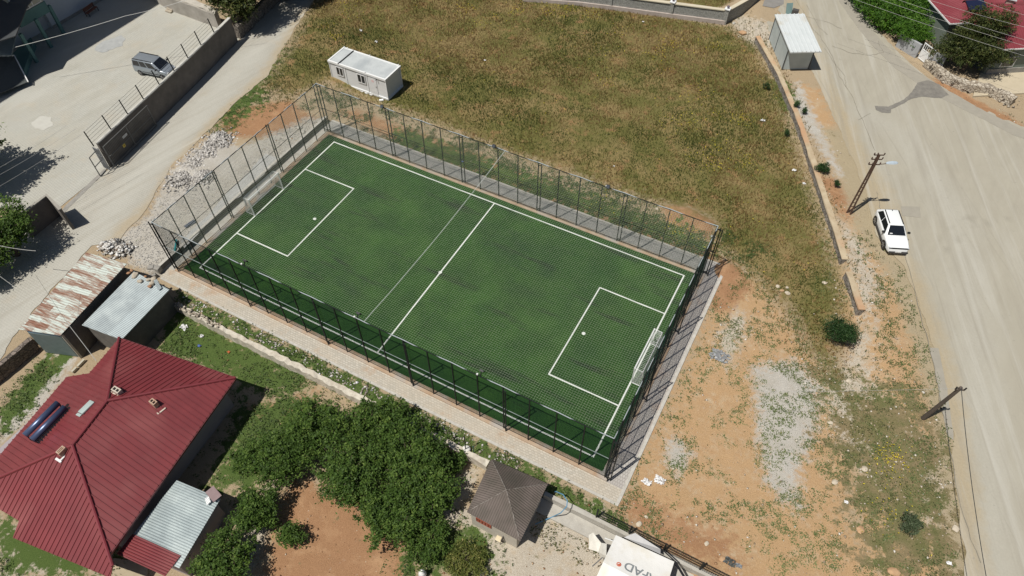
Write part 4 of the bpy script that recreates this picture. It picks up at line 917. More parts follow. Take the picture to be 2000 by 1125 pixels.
for i, (u, v) in enumerate(((251, 533), (262, 540), (264, 536), (284, 540), (290, 546), (297, 553), (292, 559), (273, 549), (300, 545), (257, 528))):
    rocklump('roof_stone', at3(u, v, 2.34), .16+.06*(i % 3), ('small grey block at the inner end of the stones on the grey shed roof', 'brick lump second from the inner end of the stones on the grey shed roof', 'brick lump above its neighbours near the inner end of the grey shed roof', 'large pale block in the middle of the stones on the grey shed roof', 'brick lump right of the middle pale block on the grey shed roof', 'brick lump beside the loose zinc sheet on the grey shed roof', 'large pale block nearest the camera among the stones on the grey shed roof', 'pale lump standing forward of the others on the grey shed roof', 'brick lump touching the loose zinc sheet on the grey shed roof', 'pale stone at the far inner corner of the grey shed roof')[i], 'stone', 'stones weighing down the grey shed roof', M_STN if i % 3 else mat('brick_bit', (.36, .20, .11), .9))
tag(ribbed('loose_sheet', [at3(300, 548, 2.42), at3(306, 545, 2.42), at3(316, 563, 2.3), at3(309, 567, 2.3)], (0, 1, 0), .12, .08, .03, .02, M_ZINC), 'narrow bent zinc sheet lying loose on the grey shed roof', 'sheet')

# ---- hut with the brown hipped roof
ht = thing('small_hut', 'small square pale hut under a brown corrugated pyramid roof behind the walkway', 'hut', (14.5, -15.4, -.6))
ze_ = 1.9
c = [at3(960, 896, ze_), at3(1070, 945, ze_), at3(1016, 1057, ze_), at3(912, 1000, ze_)]; ap = at3(989, 957, 3.0)
cx_, cy_ = sum(q.x for q in c)/4, sum(q.y for q in c)/4
M_BROWN = mat('brown_corrugated', (.115, .092, .078), .75, (.085, .075, .06), 1.0, .7, .2, 10, col3=(.16, .13, .115), scale3=.4)
MB().prism([(cx_-1.65, cy_-1.72), (cx_+1.65, cy_-1.72), (cx_+1.65, cy_+1.7), (cx_-1.65, cy_+1.7)], -.7, ze_-.05).build('wall', mat('hut_plaster', (.50, .46, .39), .9, (.43, .39, .32), 2, .5, .2, 12), ht)
for (a, b_), rd in (((c[0], c[1]), (0, 1, 0)), ((c[1], c[2]), (1, 0, 0)), ((c[2], c[3]), (0, 1, 0)), ((c[3], c[0]), (1, 0, 0))):
    ribbed('roof', [a, b_, ap], rd, .15, .11, .035, .04, M_BROWN, ht, 'wave')
for q in c:
    mb = MB(); k_ = 12
    mb.tube([ap.lerp(q, i/k_)+Vector((random.uniform(-.02, .02), 0, .03)) for i in range(k_)], .022, 5)
    mb.build('ridge_seal', mat('white_seal', (.34, .31, .28), .9, (.10, .085, .07), 5, 1.0), ht)
window(ht, 13.25, 14.35, .55, 1.1, cy_-1.72, -1, mat('red_frame', (.30, .06, .03), .6), mat('red_slats', (.22, .07, .04), .6, (.4, .2, .15), 8, .8), 5)
ch = thing('yellow_chair', 'cream plastic stool chair standing outside the hut window', 'chair', (*P(975, 1056), -.6))
lpart(MB().box((0, 0, .45), (.42, .42, .06)), 'seat', mat('cream_plastic', (.66, .56, .38), .5), ch, bevel=.02)
lpart(MB().box((.24, 0, .7), (.04, .4, .42)), 'backrest', mat('dark_seatback', (.10, .09, .08), .6), ch)
for sx_ in (-.17, .17):
    for sy_ in (-.17, .17): lpart(MB().bar((sx_, sy_, 0), (sx_, sy_, .44), .035), 'leg', M_BLK, ch)
tag(MB().tube([Vector((*P(1080, 965), -.3)), at3(1086, 960, .4), at3(1100, 966, 1.0), at3(1108, 978, 1.2), at3(1107, 989, 1.1), at3(1095, 1002, .6), Vector((*P(1080, 1010), -.5)), Vector((*P(1045, 1025), -.5))], .035, 8).build('blue_hose', mat('blue_pipe', (.12, .30, .46), .4)), 'blue pipe bent in an arch beside the hut', 'pipe')
# ================================================================ WALLS AND FENCES
def stonemat(name, c1, c2, mortar, sc=2.6, bump=.8):
    m = bpy.data.materials.new(name); m.use_nodes = True; nt = m.node_tree; b = nt.nodes['Principled BSDF']; L = nt.links.new
    b.inputs['Roughness'].default_value = .95; b.inputs['Specular IOR Level'].default_value = .15
    tc = nd(nt, 'ShaderNodeTexCoord').outputs['Object']; mp = nd(nt, 'ShaderNodeMapping'); mp.inputs['Scale'].default_value = (1, 1, 1.7); L(tc, mp.inputs[0])
    vo = nd(nt, 'ShaderNodeTexVoronoi', feature='F1'); vo.inputs['Scale'].default_value = sc; L(mp.outputs[0], vo.inputs['Vector'])
    ve = nd(nt, 'ShaderNodeTexVoronoi', feature='DISTANCE_TO_EDGE'); ve.inputs['Scale'].default_value = sc; L(mp.outputs[0], ve.inputs['Vector'])
    sp = nd(nt, 'ShaderNodeSeparateColor'); L(vo.outputs['Color'], sp.inputs[0])
    mx = nd(nt, 'ShaderNodeMix', data_type='RGBA'); mx.inputs[6].default_value = (*c1, 1); mx.inputs[7].default_value = (*c2, 1); L(sp.outputs[0], mx.inputs[0])
    r = nd(nt, 'ShaderNodeMapRange'); r.inputs[1].default_value = .02; r.inputs[2].default_value = .09; L(ve.outputs[0], r.inputs[0])
    m2 = nd(nt, 'ShaderNodeMix', data_type='RGBA'); m2.inputs[6].default_value = (*mortar, 1); L(mx.outputs[2], m2.inputs[7]); L(r.outputs[0], m2.inputs[0])
    L(m2.outputs[2], b.inputs['Base Color'])
    bp = nd(nt, 'ShaderNodeBump'); bp.inputs['Strength'].default_value = bump; bp.inputs['Distance'].default_value = .06; L(r.outputs[0], bp.inputs['Height']); L(bp.outputs[0], b.inputs['Normal'])
    return m
def wall_mesh(pts, wd, z0f, z1f, jag=0.0, step=.5):
    """wall along a polyline, tops and feet by function; returns MB"""
    P_ = [Vector((*p, 0)) for p in pts]; out = []
    for i in range(len(P_)-1):
        L = (P_[i+1]-P_[i]).length; k = max(1, int(L/step))
        out += [P_[i].lerp(P_[i+1], j/k) for j in range(k)]
    out.append(P_[-1]); mb = MB(); rows = []
    for i, q in enumerate(out):
        t = (out[min(i+1, len(out)-1)]-out[max(i-1, 0)]).normalized(); n = Vector((-t.y, t.x, 0))
        j = lambda: random.uniform(-jag, jag)
        z0, z1 = z0f(q), z1f(q)
        rows.append([q-n*(wd/2+j())+Vector((0, 0, z0)), q+n*(wd/2+j())+Vector((0, 0, z0)), q+n*(wd/2+j())+Vector((0, 0, z1+j())), q-n*(wd/2+j())+Vector((0, 0, z1+j()))])
    vs = [v for r_ in rows for v in r_]; fs = []
    for i in range(len(rows)-1):
        a, b = 4*i, 4*i+4
        fs += [(a+1, b+1, b+2, a+2), (a+2, b+2, b+3, a+3), (a+3, b+3, b, a), (a, b, b+1, a+1)]
    fs += [(0, 1, 2, 3), (len(vs)-1, len(vs)-2, len(vs)-3, len(vs)-4)]
    return mb.add(vs, fs)
Hq = lambda q: float(H(np.array(q.x), np.array(q.y)))
M_STONE1 = stonemat('field_stone', (.34, .31, .27), (.22, .20, .18), (.14, .12, .10))
M_STONE2 = stonemat('pale_stone', (.56, .51, .42), (.40, .35, .28), (.24, .19, .14))
M_CAP = mat('sandy_cap', (.50, .42, .29), .95, (.40, .31, .20), 1.5, .7, .3, 10, col3=(.46, .28, .16), scale3=.3)
# wall between the meadow and the road
w1 = thing('field_wall', 'long low stone wall with a sandy cap dividing the meadow from the road', 'wall', (25.1, 25.4, 0))
wp = [(13.5, 46.0), (17.36, 40.3), (21.23, 33.5), (25.13, 25.4), (28.45, 18.5), (29.3, 16.6)]
wall_mesh(wp, .42, lambda q: -.2, lambda q: .72, .05, .6).build('wall', M_STONE1, w1); wall_mesh(wp, .5, lambda q: .72, lambda q: .82, .035, .8).build('coping', M_CAP, w1)
w1 = thing('field_wall', 'short broken remnant of stone wall with a cracked cap beside the dark roadside bush', 'wall', (30.6, 14, 0))
wp = [(29.85, 15.4), (30.9, 13.3), (31.6, 11.9)]
wall_mesh(wp, .42, lambda q: -.2, lambda q: .70, .06, .5).build('wall', M_STONE1, w1); wall_mesh(wp, .5, lambda q: .70, lambda q: .80, .04, .6).build('coping', M_CAP, w1)
# white stone wall between walkway and garden
gw = thing('garden_wall', 'long whitewashed rubble stone wall between the pitch walkway and the garden trees', 'wall', (0, -13, 0))
wall_mesh([(-16.9, -13.0), (-12, -13.1), (-6, -13.05), (0, -13.0), (6, -13.0), (11.9, -13.1)], .42, lambda q: -.8, lambda q: .14+.12*vnoise(q.x, 0*q.y, 1.7), .06, .35).build('wall', mat('limed_stone', (.60, .56, .47), .95, (.42, .37, .30), 2.2, .8, .8, 5), gw)
pos = []
for x in np.arange(-16.9, -12.2, .12): pos += [(x+random.uniform(-.05, .05), -13.05+random.uniform(-.18, .18), .24+random.uniform(-.03, .06))]
V, Fq, r_ = stones(np.array(pos), .13+.06*RNG.random(len(pos)), .7); o = npmesh('capping_stones', V, Fq, M_STONE2, 3, parent=gw); o['kind'] = 'stuff'
gw = thing('concrete_wall', 'low grey concrete wall behind the hut and tent carrying a dark mesh fence', 'wall', (20, -13, 0))
wall_mesh([(16.2, -13.1), (20, -13.05), (24, -13.05), (30, -12.95), (36, -12.9)], .30, lambda q: -.8, lambda q: .10, .02, .8).build('wall', M_CONC, gw)
tag(MB().prism([(15.5, -14.25), (34, -14.1), (34, -13.2), (15.5, -13.25)], -.62, -.5).build('concrete_path', M_CONC), kind='structure')
mf = thing('mesh_fence', 'low dark panel mesh fence on top of the concrete wall by the white tent', 'fence', (25, -13, .1))
for x in (19.9, 22.2, 24.5, 26.9, 29.3, 31.6): MB().boxx(x-.05, x+.05, -13.0, -12.9, .05, 1.35).build('post', M_STEEL, mf)
wirewall((19.9, -12.95), (31.6, -12.95), .15, 1.3, .13, .012, 'mesh_panel', mf, M_STEEL)
for z in (.2, .55, .9, 1.28): MB().tube([(19.9, -12.97, z), (31.6, -12.97, z)], .016, 5).build('rail', M_STEEL, mf)
for u, v, lab in ((915, 872, 'thin rusty pole standing on the garden wall with a small arm at its top'),):
    x, y = at(u, v, .1); pp = thing('thin_pole', lab, 'pole', (x, -12.95, .1)); MB().tube([(x, -12.95, 0), (x, -12.95, 2.35)], .035, 8).build('pole', M_STEEL, pp); MB().tube([(x, -12.95, 2.1), (x-.14, -12.95, 2.0)], .02, 6).build('arm', M_STEEL, pp)
x, y = at(928, 880, 0); tag(MB().tube([(x, -12.8, 0), (x, -12.8, 1.05)], .03, 6).tube([(x-.03, -12.8, .9), (x+.03, -12.8, 1.0)], .05, 6).build('green_stake', mat('green_post', (.04, .10, .07), .6)), 'short green stake beside the thin rusty pole on the garden wall', 'stake')
rocklump('white_stone', (*at(911, 877, .2), .25), .28, 'single large white stone lying on the garden wall near the hut', m=mat('white_stone', (.68, .66, .61), .9), flat=.5)

# courtyard wall with posts and wires
cw = thing('courtyard_wall', 'high dark rendered wall between the school yard and the paved lane', 'wall', (-35.5, 7, .6))
M_DW = mat('grey_render', (.17, .15, .135), .95, (.11, .10, .09), .9, .7, .3, 6)
cwp = [(-33.75, -4.1), (-34.9, 2.5), (-36.2, 10), (-37.75, 17.6)]
wall_mesh(cwp, .24, lambda q: .3, lambda q: 3.42, 0, 2).build('wall', M_DW, cw); wall_mesh(cwp, .32, lambda q: 3.42, lambda q: 3.5, 0, 2).build('coping', mat('white_cap', (.56, .55, .50), .9, (.42, .41, .37), 1.5, .6), cw)
pf = thing('wire_fence', 'row of dark posts with barbed wires along the top of the courtyard wall', 'fence', (-35.5, 7, 3.5))
pxp = ((186, 286), (220, 254), (253, 224), (284, 195), (314, 166), (340, 138), (370, 114), (396, 89), (421, 64))
tops = []
for u, v in pxp:
    y = at(u, v, 3.5)[1]
    for a, b in zip(cwp[:-1], cwp[1:]):
        if a[1]-.7 <= y <= b[1]+.1: f = (y-a[1])/(b[1]-a[1]); x = a[0]+(b[0]-a[0])*f; break
    MB().bar((x, y, 3.45), (x-.25, y, 5.0), .08).build('post', M_STEEL, pf); tops.append((x, y))
wires = MB()
for z in (3.8, 4.1, 4.4, 4.7, 4.95):
    wires.tube([(x-.25*(z-3.45)/1.55, y, z) for x, y in tops], .012, 3, False)
wires.build('wires', M_STEEL, pf)
# gate of the yard
gt = thing('yard_gate', 'large dark metal gate leaf swung open flat against the courtyard wall', 'gate', (-33.4, -1, .6))
ga, gb = Vector((-33.25, -4.0, 0)), Vector((-34.35, 2.3, 0)); z0, z1 = .75, 3.15
M_GF = mat('gate_frame', (.13, .135, .135), .6, (.09, .09, .09), 3, .5)
mb = MB()
for f in (0, .5, 1): mb.bar(ga.lerp(gb, f)+Vector((0, 0, z0)), ga.lerp(gb, f)+Vector((0, 0, z1)), .07)
for z in (z0, (z0+z1)/2, z1): mb.bar(ga+Vector((0, 0, z)), gb+Vector((0, 0, z)), .06)
mb.build('frame', M_GF, gt)
ib = MB()
for i in range(40): q = ga.lerp(gb, (i+.5)/40); ib.bar(q+Vector((0, 0, z0)), q+Vector((0, 0, z1)), .02)
ib.build('infill_bars', M_GF, gt)
dgt = (gb-ga).normalized()
def plate(f, z, w_, h_, m, nm):
    q = ga.lerp(gb, f)+Vector((.05, .01, z)); MB().bar(q-dgt*w_/2, q+dgt*w_/2, .02, h_).build(nm, m, gt)
plate(.40, 2.45, .62, .22, mat('sign_grey', (.45, .46, .47), .5), 'grey_sign'); plate(.31, 1.75, .28, .30, mat('sign_yellow', (.65, .48, .06), .5), 'yellow_sign'); plate(.31, 1.76, .12, .14, mat('sign_mark', (.06, .05, .03), .6), 'sign_mark')
gt = thing('yard_gate', 'narrow dark gate leaf standing open towards the yard at the end of the courtyard wall', 'gate', (-34.2, -4.6, .6))
ga, gb = Vector((-33.6, -4.3, 0)), Vector((-35.0, -5.9, 0)); mb = MB()
ga, gb = Vector((*at(212, 326, .7), 0)), Vector((*at(196, 344, .7), 0))
for f in (0, 1): mb.bar(ga.lerp(gb, f)+Vector((0, 0, .7)), ga.lerp(gb, f)+Vector((0, 0, 2.9)), .07)
for z in (.7, 1.8, 2.9): mb.bar(ga+Vector((0, 0, z)), gb+Vector((0, 0, z)), .06)
mb.build('frame', M_GF, gt)
gt = thing('yard_gate', 'barred dark gate leaf seen end on at the near corner of the courtyard wall', 'gate', (-33.9, -4.4, .6)); mb = MB()
for i in range(6): q = Vector((-34.15+i*.16, -4.45, 0)); mb.bar(q+Vector((0, 0, .7)), q+Vector((0, 0, 3.1)), .05)
for z in (.7, 1.5, 2.3, 3.1): mb.bar((-34.15, -4.45, z), (-33.35, -4.45, z), .05)
mb.build('frame', mat('gate_grey', (.25, .26, .27), .5), gt)
# yard back wall, stepped
M_BW = mat('old_plaster_wall', (.40, .375, .335), .95, (.27, .25, .22), .7, .7, .4, 6)
bw = thing('yard_back_wall', 'old plastered wall with a rough top closing the far side of the school yard', 'wall', (-46, 19, .6))
wall_mesh([(-58, 22.5), (-53.2, 19.9), (-49.1, 19.1), (-45, 19.0), (-41.3, 18.9)], .6, lambda q: .3, lambda q: 2.4, .05, .8).build('wall', M_BW, bw); wall_mesh([(-52.5, 19.75), (-49.1, 19.3), (-41.3, 19.1)], .75, lambda q: 2.4, lambda q: 2.55, .06, .6).build('coping', mat('pale_mortar', (.50, .47, .41), .95, (.38, .35, .3), 2, .6), bw)
sp_ = thing('stone_steps', 'small pile of stone steps against the yard back wall', 'steps', (*P(333, 20), .6)); q = P(333, 20)
for i in range(3): MB().box((q[0]+.1*i, q[1]-.35*i+.3, .72+.0), (.9, .32, .5-.15*i)).build('step', M_STN, sp_, bevel=.03)
sw_ = thing('lane_stone_wall', 'rough dark stone wall beside the shaded lane beneath the tall tree', 'wall', (-38.6, 22, .6))
wall_mesh([(-37.9, 18.1), (-38.6, 22), (-39.6, 28), (-41.5, 36), (-44, 46)], .6, lambda q: .2, lambda q: 2.0+.25*vnoise(q.x*3, q.y, 1.5), .09, .5).build('wall', stonemat('dark_stone', (.26, .23, .20), (.17, .15, .13), (.08, .07, .06)), sw_)
# retaining wall, lower left
rw_ = thing('lane_retaining_wall', 'dark stone retaining wall holding the lane above the garden of the red roofed house', 'wall', (-23.9, -24, -.6))
wall_mesh([(-23.75, -20.9), (-23.85, -24), (-24.1, -27), (-25, -33)], .4, lambda q: -.8, lambda q: .72, .03, .5).build('wall', stonemat('brown_stone', (.24, .20, .17), (.16, .135, .115), (.08, .07, .06), 3.2), rw_)
tag(MB().bar(Vector((*at(165, 703, -.45), -.45)), Vector((*at(152, 716, -.45), -.45)), .16, .2).bar(Vector((*at(150, 718, -.45), -.45)), Vector((*at(141, 727, -.45), -.45)), .16, .2).build('garden_kerb', mat('pale_kerb2', (.50, .47, .38), .9)), 'short run of pale kerb blocks by the corner of the rusty roofed shed', 'kerb')
# corner wall near the left tree
lwp = [at(60, 405, .6), at(92, 379+22, .6), at(120, 421, .6)]
A_ = Vector((*at(88, 380, 3.3), 0)); B2 = Vector((*at(116, 407, 3.3), 0)); C2 = Vector((*at(60, 402, 3.3), 0))
lc = thing('corner_wall', 'dark rendered corner wall with pale coping beside the leafy tree at the left edge', 'wall', (A_.x, A_.y, .6))
A_ = Vector((-34.9, -10.3, 0)); A_ = Vector((*at(90, 380, 3.1), 0)); B2 = Vector((*at(117, 408, 3.1), 0))
C2 = A_+(Vector((*at(58, 404, 3.1), 0))-A_)*1.8
wall_mesh([(C2.x, C2.y), (A_.x, A_.y), (B2.x, B2.y)], .22, lambda q: .3, lambda q: 3.0, 0, 3).build('wall', M_DW, lc); wall_mesh([(C2.x, C2.y), (A_.x, A_.y), (B2.x, B2.y)], .3, lambda q: 3.0, lambda q: 3.08, 0, 3).build('coping', mat('stone_cap', (.34, .32, .28), .9), lc)

# stone garden wall at the top with lamp pillars
tw = thing('villa_wall', 'grey stone garden wall with cream coping at the far end of the meadow', 'wall', (3, 46.6, 0))
twp = [(-14, 41.5), (-7.57, 43.9), (-3.56, 45.0), (3, 46.6), (9.1, 48.1), (10.9, 52.9), (12.2, 57.5)]
M_GST = stonemat('grey_ashlar', (.36, .36, .33), (.29, .29, .27), (.22, .22, .20), 3.5, .5)
wall_mesh(twp, .32, lambda q: -.2, lambda q: 1.62, 0, 3).build('wall', M_GST, tw)
wall_mesh(twp, .5, lambda q: 1.62, lambda q: 1.72, 0, 3).build('coping', mat('cream_coping', (.60, .54, .40), .8, (.5, .45, .34), 1, .5), tw)
wall_mesh([(-14, 41.3), (-7.5, 43.68), (-3.5, 44.76), (3.05, 46.36), (9.2, 47.9)], .22, lambda q: -.2, lambda q: .46, .01, 2).build('plinth', mat('plinth_band', (.48, .42, .38), .9, (.38, .32, .28), 2, .6), tw)
for (x, y), lab in (((9.1, 48.1), 'squat grey pillar with a globe lamp at the corner of the villa wall'), ((3.0, 46.6), 'squat grey pillar with a globe lamp part way along the villa wall'), ((12.0, 57), 'squat grey stone pillar at the far gate end of the villa wall'), ((-4.0, 44.9), 'squat grey stone pillar topped with a globe lamp on the left stretch of the villa wall')):
    pl_ = thing('wall_pillar', lab, 'pillar', (x, y, 0), 'pillars of the villa wall')
    MB().boxx(x-.24, x+.24, y-.24, y+.24, -.1, 1.8).build('shaft', M_GST, pl_); MB().boxx(x-.32, x+.32, y-.32, y+.32, 1.8, 1.9).build('cap', M_WPAINT, pl_)
    MB().tube([(x, y, 1.9), (x, y, 2.0), (x, y, 2.0), (x, y, 2.1), (x, y, 2.2), (x, y, 2.27)], [.1, .07, .11, .16, .12, .03], 12).build('globe_lamp', mat('lamp_purple', (.16, .13, .17), .25), pl_)

# ================================================================ SCHOOL, top left
sc = thing('school_building', 'tall pale school block whose shadow covers the corner of the yard', 'school', (-64, 20, .6))
M_SW = mat('school_render', (.52, .55, .58), .9, (.45, .48, .51), .6, .4); M_TEAL = mat('teal_render', (.11, .22, .205), .8, (.09, .18, .17), 1, .5); M_CRM = mat('cream_panel', (.45, .43, .34), .8, (.42, .41, .33), 1, .5)
MB().boxx(-80, -58.0, 9.6, 19.5, .3, 23).boxx(-80, -57.3, 9.6, 19.5, 23, 23.4).build('wall', M_SW, sc)
MB().boxx(-80, -58.6, -18, 9.6, .3, 27).boxx(-80, -57.0, -18, 9.6, 27, 27.4).build('wall', M_SW, sc)  # out-of-view height and overhang shaped to throw the shadow over the yard
MB().boxx(-80, -57.9, 19.5, 40, .3, 21).build('wall', M_SW, sc)
MB().boxx(-58.0, -57.93, 9.6, 19.5, .3, .95).build('plinth', M_CONCD, sc)
for y0_ in (11.2, 14.6): window(sc, y0_, y0_+1.8, 3.4, 5.0, -58.0, 1, M_WFR, M_GLASS, 2, 'y')
sa = thing('school_porch', 'teal and cream projecting bay of the school on square pillars with a dark sloping roof', 'porch', (-56, 6, .6))
MB().boxx(-58.6, -56.1, 5.6, 9.3, 3.4, 4.6).build('spandrel', M_TEAL, sa)
MB().boxx(-58.6, -56.2, 5.7, 9.2, 4.6, 7.6).build('bay_wall', M_CRM, sa)
window(sa, 5.9, 9.0, 4.7, 6.9, -56.2, 1, M_WFR, mat('cream_pane', (.40, .38, .30), .4), 3, 'y')
window(sa, 6.3, 7.5, 4.7, 6.3, -56.14, 1, M_WFR, M_GLASS, 1, 'y')
for x, y in ((-54.1, 4.2), (-55.1, 6.9), (-56.2, 9.5)): MB().boxx(x-.16, x+.16, y-.16, y+.16, .6, 4.0).build('pillar', M_TEAL, sa)
MB().slab([at3(64, -4, 6.4), at3(53, 11, 6.0), at3(30, 70, 5.4), at3(-40, 92, 5.4), at3(-90, -4, 6.4)], .12).build('roof', mat('dark_roof', (.05, .055, .06), .7), sa)
ribbed('canopy', [at3(-40, 108, 3.2), at3(22, 108, 3.2), at3(31, 70, 3.5), at3(20, 66, 3.6), at3(-40, 90, 3.6)], (1, 0, 0), .3, .12, .05, .05, mat('grey_canopy', (.30, .34, .33), .6), sa)
MB().bar(at3(28, 108, 2.6), at3(55, 160, 1.2), .1).bar(at3(-20, 110, 2.6), at3(28, 108, 2.6), .1).build('downpipe', M_WFR, sa)
ribbed('stair_roof', [at3(28, 109, 2.5), at3(54, 160, 1.15), at3(-20, 190, 1.15), at3(-20, 111, 2.5)], (1, .3, 0), .3, .12, .05, .05, mat('dark_sheet', (.075, .085, .085), .7), sa)
MB().prism([at(28, 118, .6), at(50, 158, .6), at(60, 128, .6), at(72, 92, .6), at(66, 84, .6)], .55, 1.3).build('wing_wall', M_TEAL, sa)
bn = thing('park_bench', 'brown wooden bench in the shade beside the school wall', 'bench', (*at(183, 27, .6), .62), rz=rad(100))
for yy in (-.06, .1, .26): lpart(MB().box((0, yy, .44), (1.7, .12, .05)), 'seat_slat', mat('bench_wood', (.20, .075, .045), .6, (.15, .055, .035), 4, .5), bn)
for zz in (.58, .74, .88): lpart(MB().box((0, .36, zz), (1.7, .04, .12)), 'back_slat', MATS['bench_wood'], bn)
for xx in (-.75, .75): lpart(MB().bar((xx, -.12, 0), (xx, -.12, .42), .06).bar((xx, .36, 0), (xx, .36, .92), .06).bar((xx, -.12, .42), (xx, .36, .42), .05), 'leg', M_BLK, bn)

# ================================================================ HOUSE top right
h2 = thing('roadside_house', 'green walled house with a raspberry red ribbed metal roof behind the dark roadside tree', 'house', (36.9, 52, .7))
zt_ = 4.1
p0, p1, p2 = at3(1834, 12, zt_), at3(1856, 46, zt_), at3(1948, 97, zt_)
axx = (at3(2000, 94, zt_)-p2).normalized(); axy = Vector((-axx.y, axx.x, 0))
o_ = p2; Wd, Dp = 12, 9.5
c0, c1, c2_, c3_ = o_, o_+axx*Wd, o_+axx*Wd+axy*Dp, o_+axy*Dp
rz_ = zt_+1.9; ra = o_+axx*4.2+axy*Dp/2; rb_ = o_+axx*(Wd-4.2)+axy*Dp/2; ra.z = rb_.z = rz_
M_RED2 = mat('raspberry_roof', (.225, .045, .055), .42, (.185, .038, .047), .5, .8, col3=(.26, .07, .08), scale3=.25)
inn = lambda q, d1, d2: q+axx*d1+axy*d2
fp = [inn(c0, .5, .5), inn(c1, -.5, .5), inn(c2_, -.5, -.5), inn(c3_, .5, -.5)]
MB().prism([(q.x, q.y) for q in fp], .3, zt_-.05).build('wall', mat('green_render', (.17, .20, .17), .85, (.14, .165, .14), 1, .5), h2)
ribbed('roof_front', [c0, c1, rb_, ra], axy, .27, .08, .04, .06, M_RED2, h2); ribbed('roof_side', [c0, ra, c3_], axx, .27, .08, .04, .06, M_RED2, h2)
ribbed('roof_back', [c3_, ra, rb_, c2_], axy, .27, .08, .04, .06, M_RED2, h2); ribbed('roof_end', [c1, c2_, rb_], axx, .27, .08, .04, .06, M_RED2, h2)
# wing reaching toward the road
wg0 = p1; wdir_ = (p2-p1); 
w0, w1_, w2_ = p0+Vector((0, 0, .05)), p1+Vector((0, 0, .05)), p1+axx*7+Vector((0, 0, .9)); w3_ = p0+axx*7+Vector((0, 0, .9))
up_ = axy
k0 = p1; k1 = p1+axy*5.2; kr = (k0+k1)/2+axx*3; kr.z = zt_+1.3; kf = kr+axx*6
ribbed('wing_roof', [k0, k0+axx*8, kf, kr], axy, .27, .08, .04, .06, M_RED2, h2); ribbed('wing_roof', [k1, k0, kr], axx, .27, .08, .04, .06, M_RED2, h2); ribbed('wing_roof', [k0+axx*8+axy*5.2, k1, kr, kf], axy, .27, .08, .04, .06, M_RED2, h2)
MB().prism([(q.x, q.y) for q in (inn(k0, .4, .4), inn(k0, 8, .4), inn(k1, 8, -.4), inn(k1, .4, -.4))], .3, zt_-.06).build('wall', MATS['green_render'], h2)
fb = MB().bar(c0-Vector((0, 0, .06)), c1-Vector((0, 0, .06)), .1, .14).bar(c0-Vector((0, 0, .06)), c3_-Vector((0, 0, .06)), .1, .14).bar(k0-Vector((0, 0, .06)), k1-Vector((0, 0, .06)), .1, .14).bar(k0-Vector((0, 0, .06)), k0+axx*3-Vector((0, 0, .06)), .1, .14)
fb.build('fascia', M_WFR, h2)
q = fp[0]+axx*1.3; q.z = 0
wmb = MB().bar(q+Vector((0, 0, 2.2))-axy*.03, q+axx*1.5+Vector((0, 0, 2.2))-axy*.03, .06, 1.2); wmb.build('window', M_WFR, h2)
k = MB().bar(q+axx*.1+Vector((0, 0, 2.2))-axy*.06, q+axx*1.4+Vector((0, 0, 2.2))-axy*.06, .03, 1.0).build('pane', M_GLASS, h2)
MB().bar(fp[0]+axx*.2-axy*.06+Vector((0, 0, 1.1-zt_)), fp[1]-axy*.06+Vector((0, 0, 1.1-zt_)), .1, .7).build('plinth', M_CONCD, h2)
pz = kf*.5+kr*.5+Vector((0, 0, .12))
pnl = Matrix.Translation(at3(1905, 12, zt_+.85)) @ Matrix(((axx.x, axy.x, 0), (axx.y, axy.y, 0), (0, 0, 1))).to_4x4() @ Matrix.Rotation(rad(18), 4, 'X')
sp2 = thing('photovoltaic_module', 'dark blue solar panel tilted on the raspberry red roof above the roadside tree', 'solar panel', tuple(pnl.translation))
MB().box((0, 0, .18), (2.0, 1.3, .06), pnl).build('panel', mat('pv_blue', (.015, .02, .05), .25), sp2); MB().box((1.2, -.6, 0), (.05, .05, .5), pnl).box((-1.2, -.6, 0), (.05, .05, .5), pnl).box((0, .7, 0), (2.3, .05, .3), pnl).build('stand', M_STEEL, sp2)
cz = thing('roof_chimney', 'square chimney with a pale metal cap near the top edge of the raspberry red roof', 'chimney', tuple(at3(1973, 3, zt_+1.5))); q = at3(1973, 3, zt_+1.5)
MB().box((q.x, q.y, q.z-.3), (.7, .6, 1.2)).build('stack', M_STN, cz); MB().box((q.x, q.y, q.z+.36), (1.0, .9, .05)).build('cap', mat('metal_pale', (.5, .55, .55), .3), cz)
tag(MB().prism([(q2.x, q2.y) for q2 in (inn(c0, -2.5, -3.1), inn(c1, 3, -3.1), inn(c1, 3, .7), inn(c0, .3, .7))], .68, .86).build('terrace', mat('terrace_slab', (.52, .45, .33), .9, (.45, .39, .28), 1, .5)), kind='structure')
# dry stone wall, gate, white gate wall
ds = thing('dry_stone_wall', 'pale dry stone wall below the dark tree along the far side of the road', 'wall', (36, 46.5, .7))
dsp = [P(1808, 128), P(1840, 156), P(1880, 174), P(1930, 182), P(1975, 205)]
wall_mesh(dsp, .8, lambda q: .5, lambda q: 1.5+.1*vnoise(q.x, q.y, 1.), .1, .4).build('wall', M_STONE2, ds)
pos = []
for i in range(150):
    f = random.random()*(len(dsp)-1); a = Vector((*dsp[int(f)], 0)).lerp(Vector((*dsp[min(int(f)+1, len(dsp)-1)], 0)), f-int(f)); pos.append((a.x+random.uniform(-.5, .5), a.y+random.uniform(-.6, .4), random.uniform(.7, 1.6)))
V, Fq, r_ = stones(np.array(pos), .09+.13*RNG.random(len(pos)), .6); o = npmesh('loose_stones', V, Fq, M_STONE2, 3, parent=ds); o['kind'] = 'stuff'
g2 = thing('garden_gate', 'small white metal garden gate between the green hedge and the dark tree', 'gate', (*P(1803, 118), .7))
a_, b2 = Vector((*at(1793, 113, .75), 0)), Vector((*at(1811, 127, .75), 0)); b2 = a_+(b2-a_)*1.05; mb = MB()
for f in (0, 1): mb.bar(a_.lerp(b2, f)+Vector((0, 0, .72)), a_.lerp(b2, f)+Vector((0, 0, 2.6)), .1)
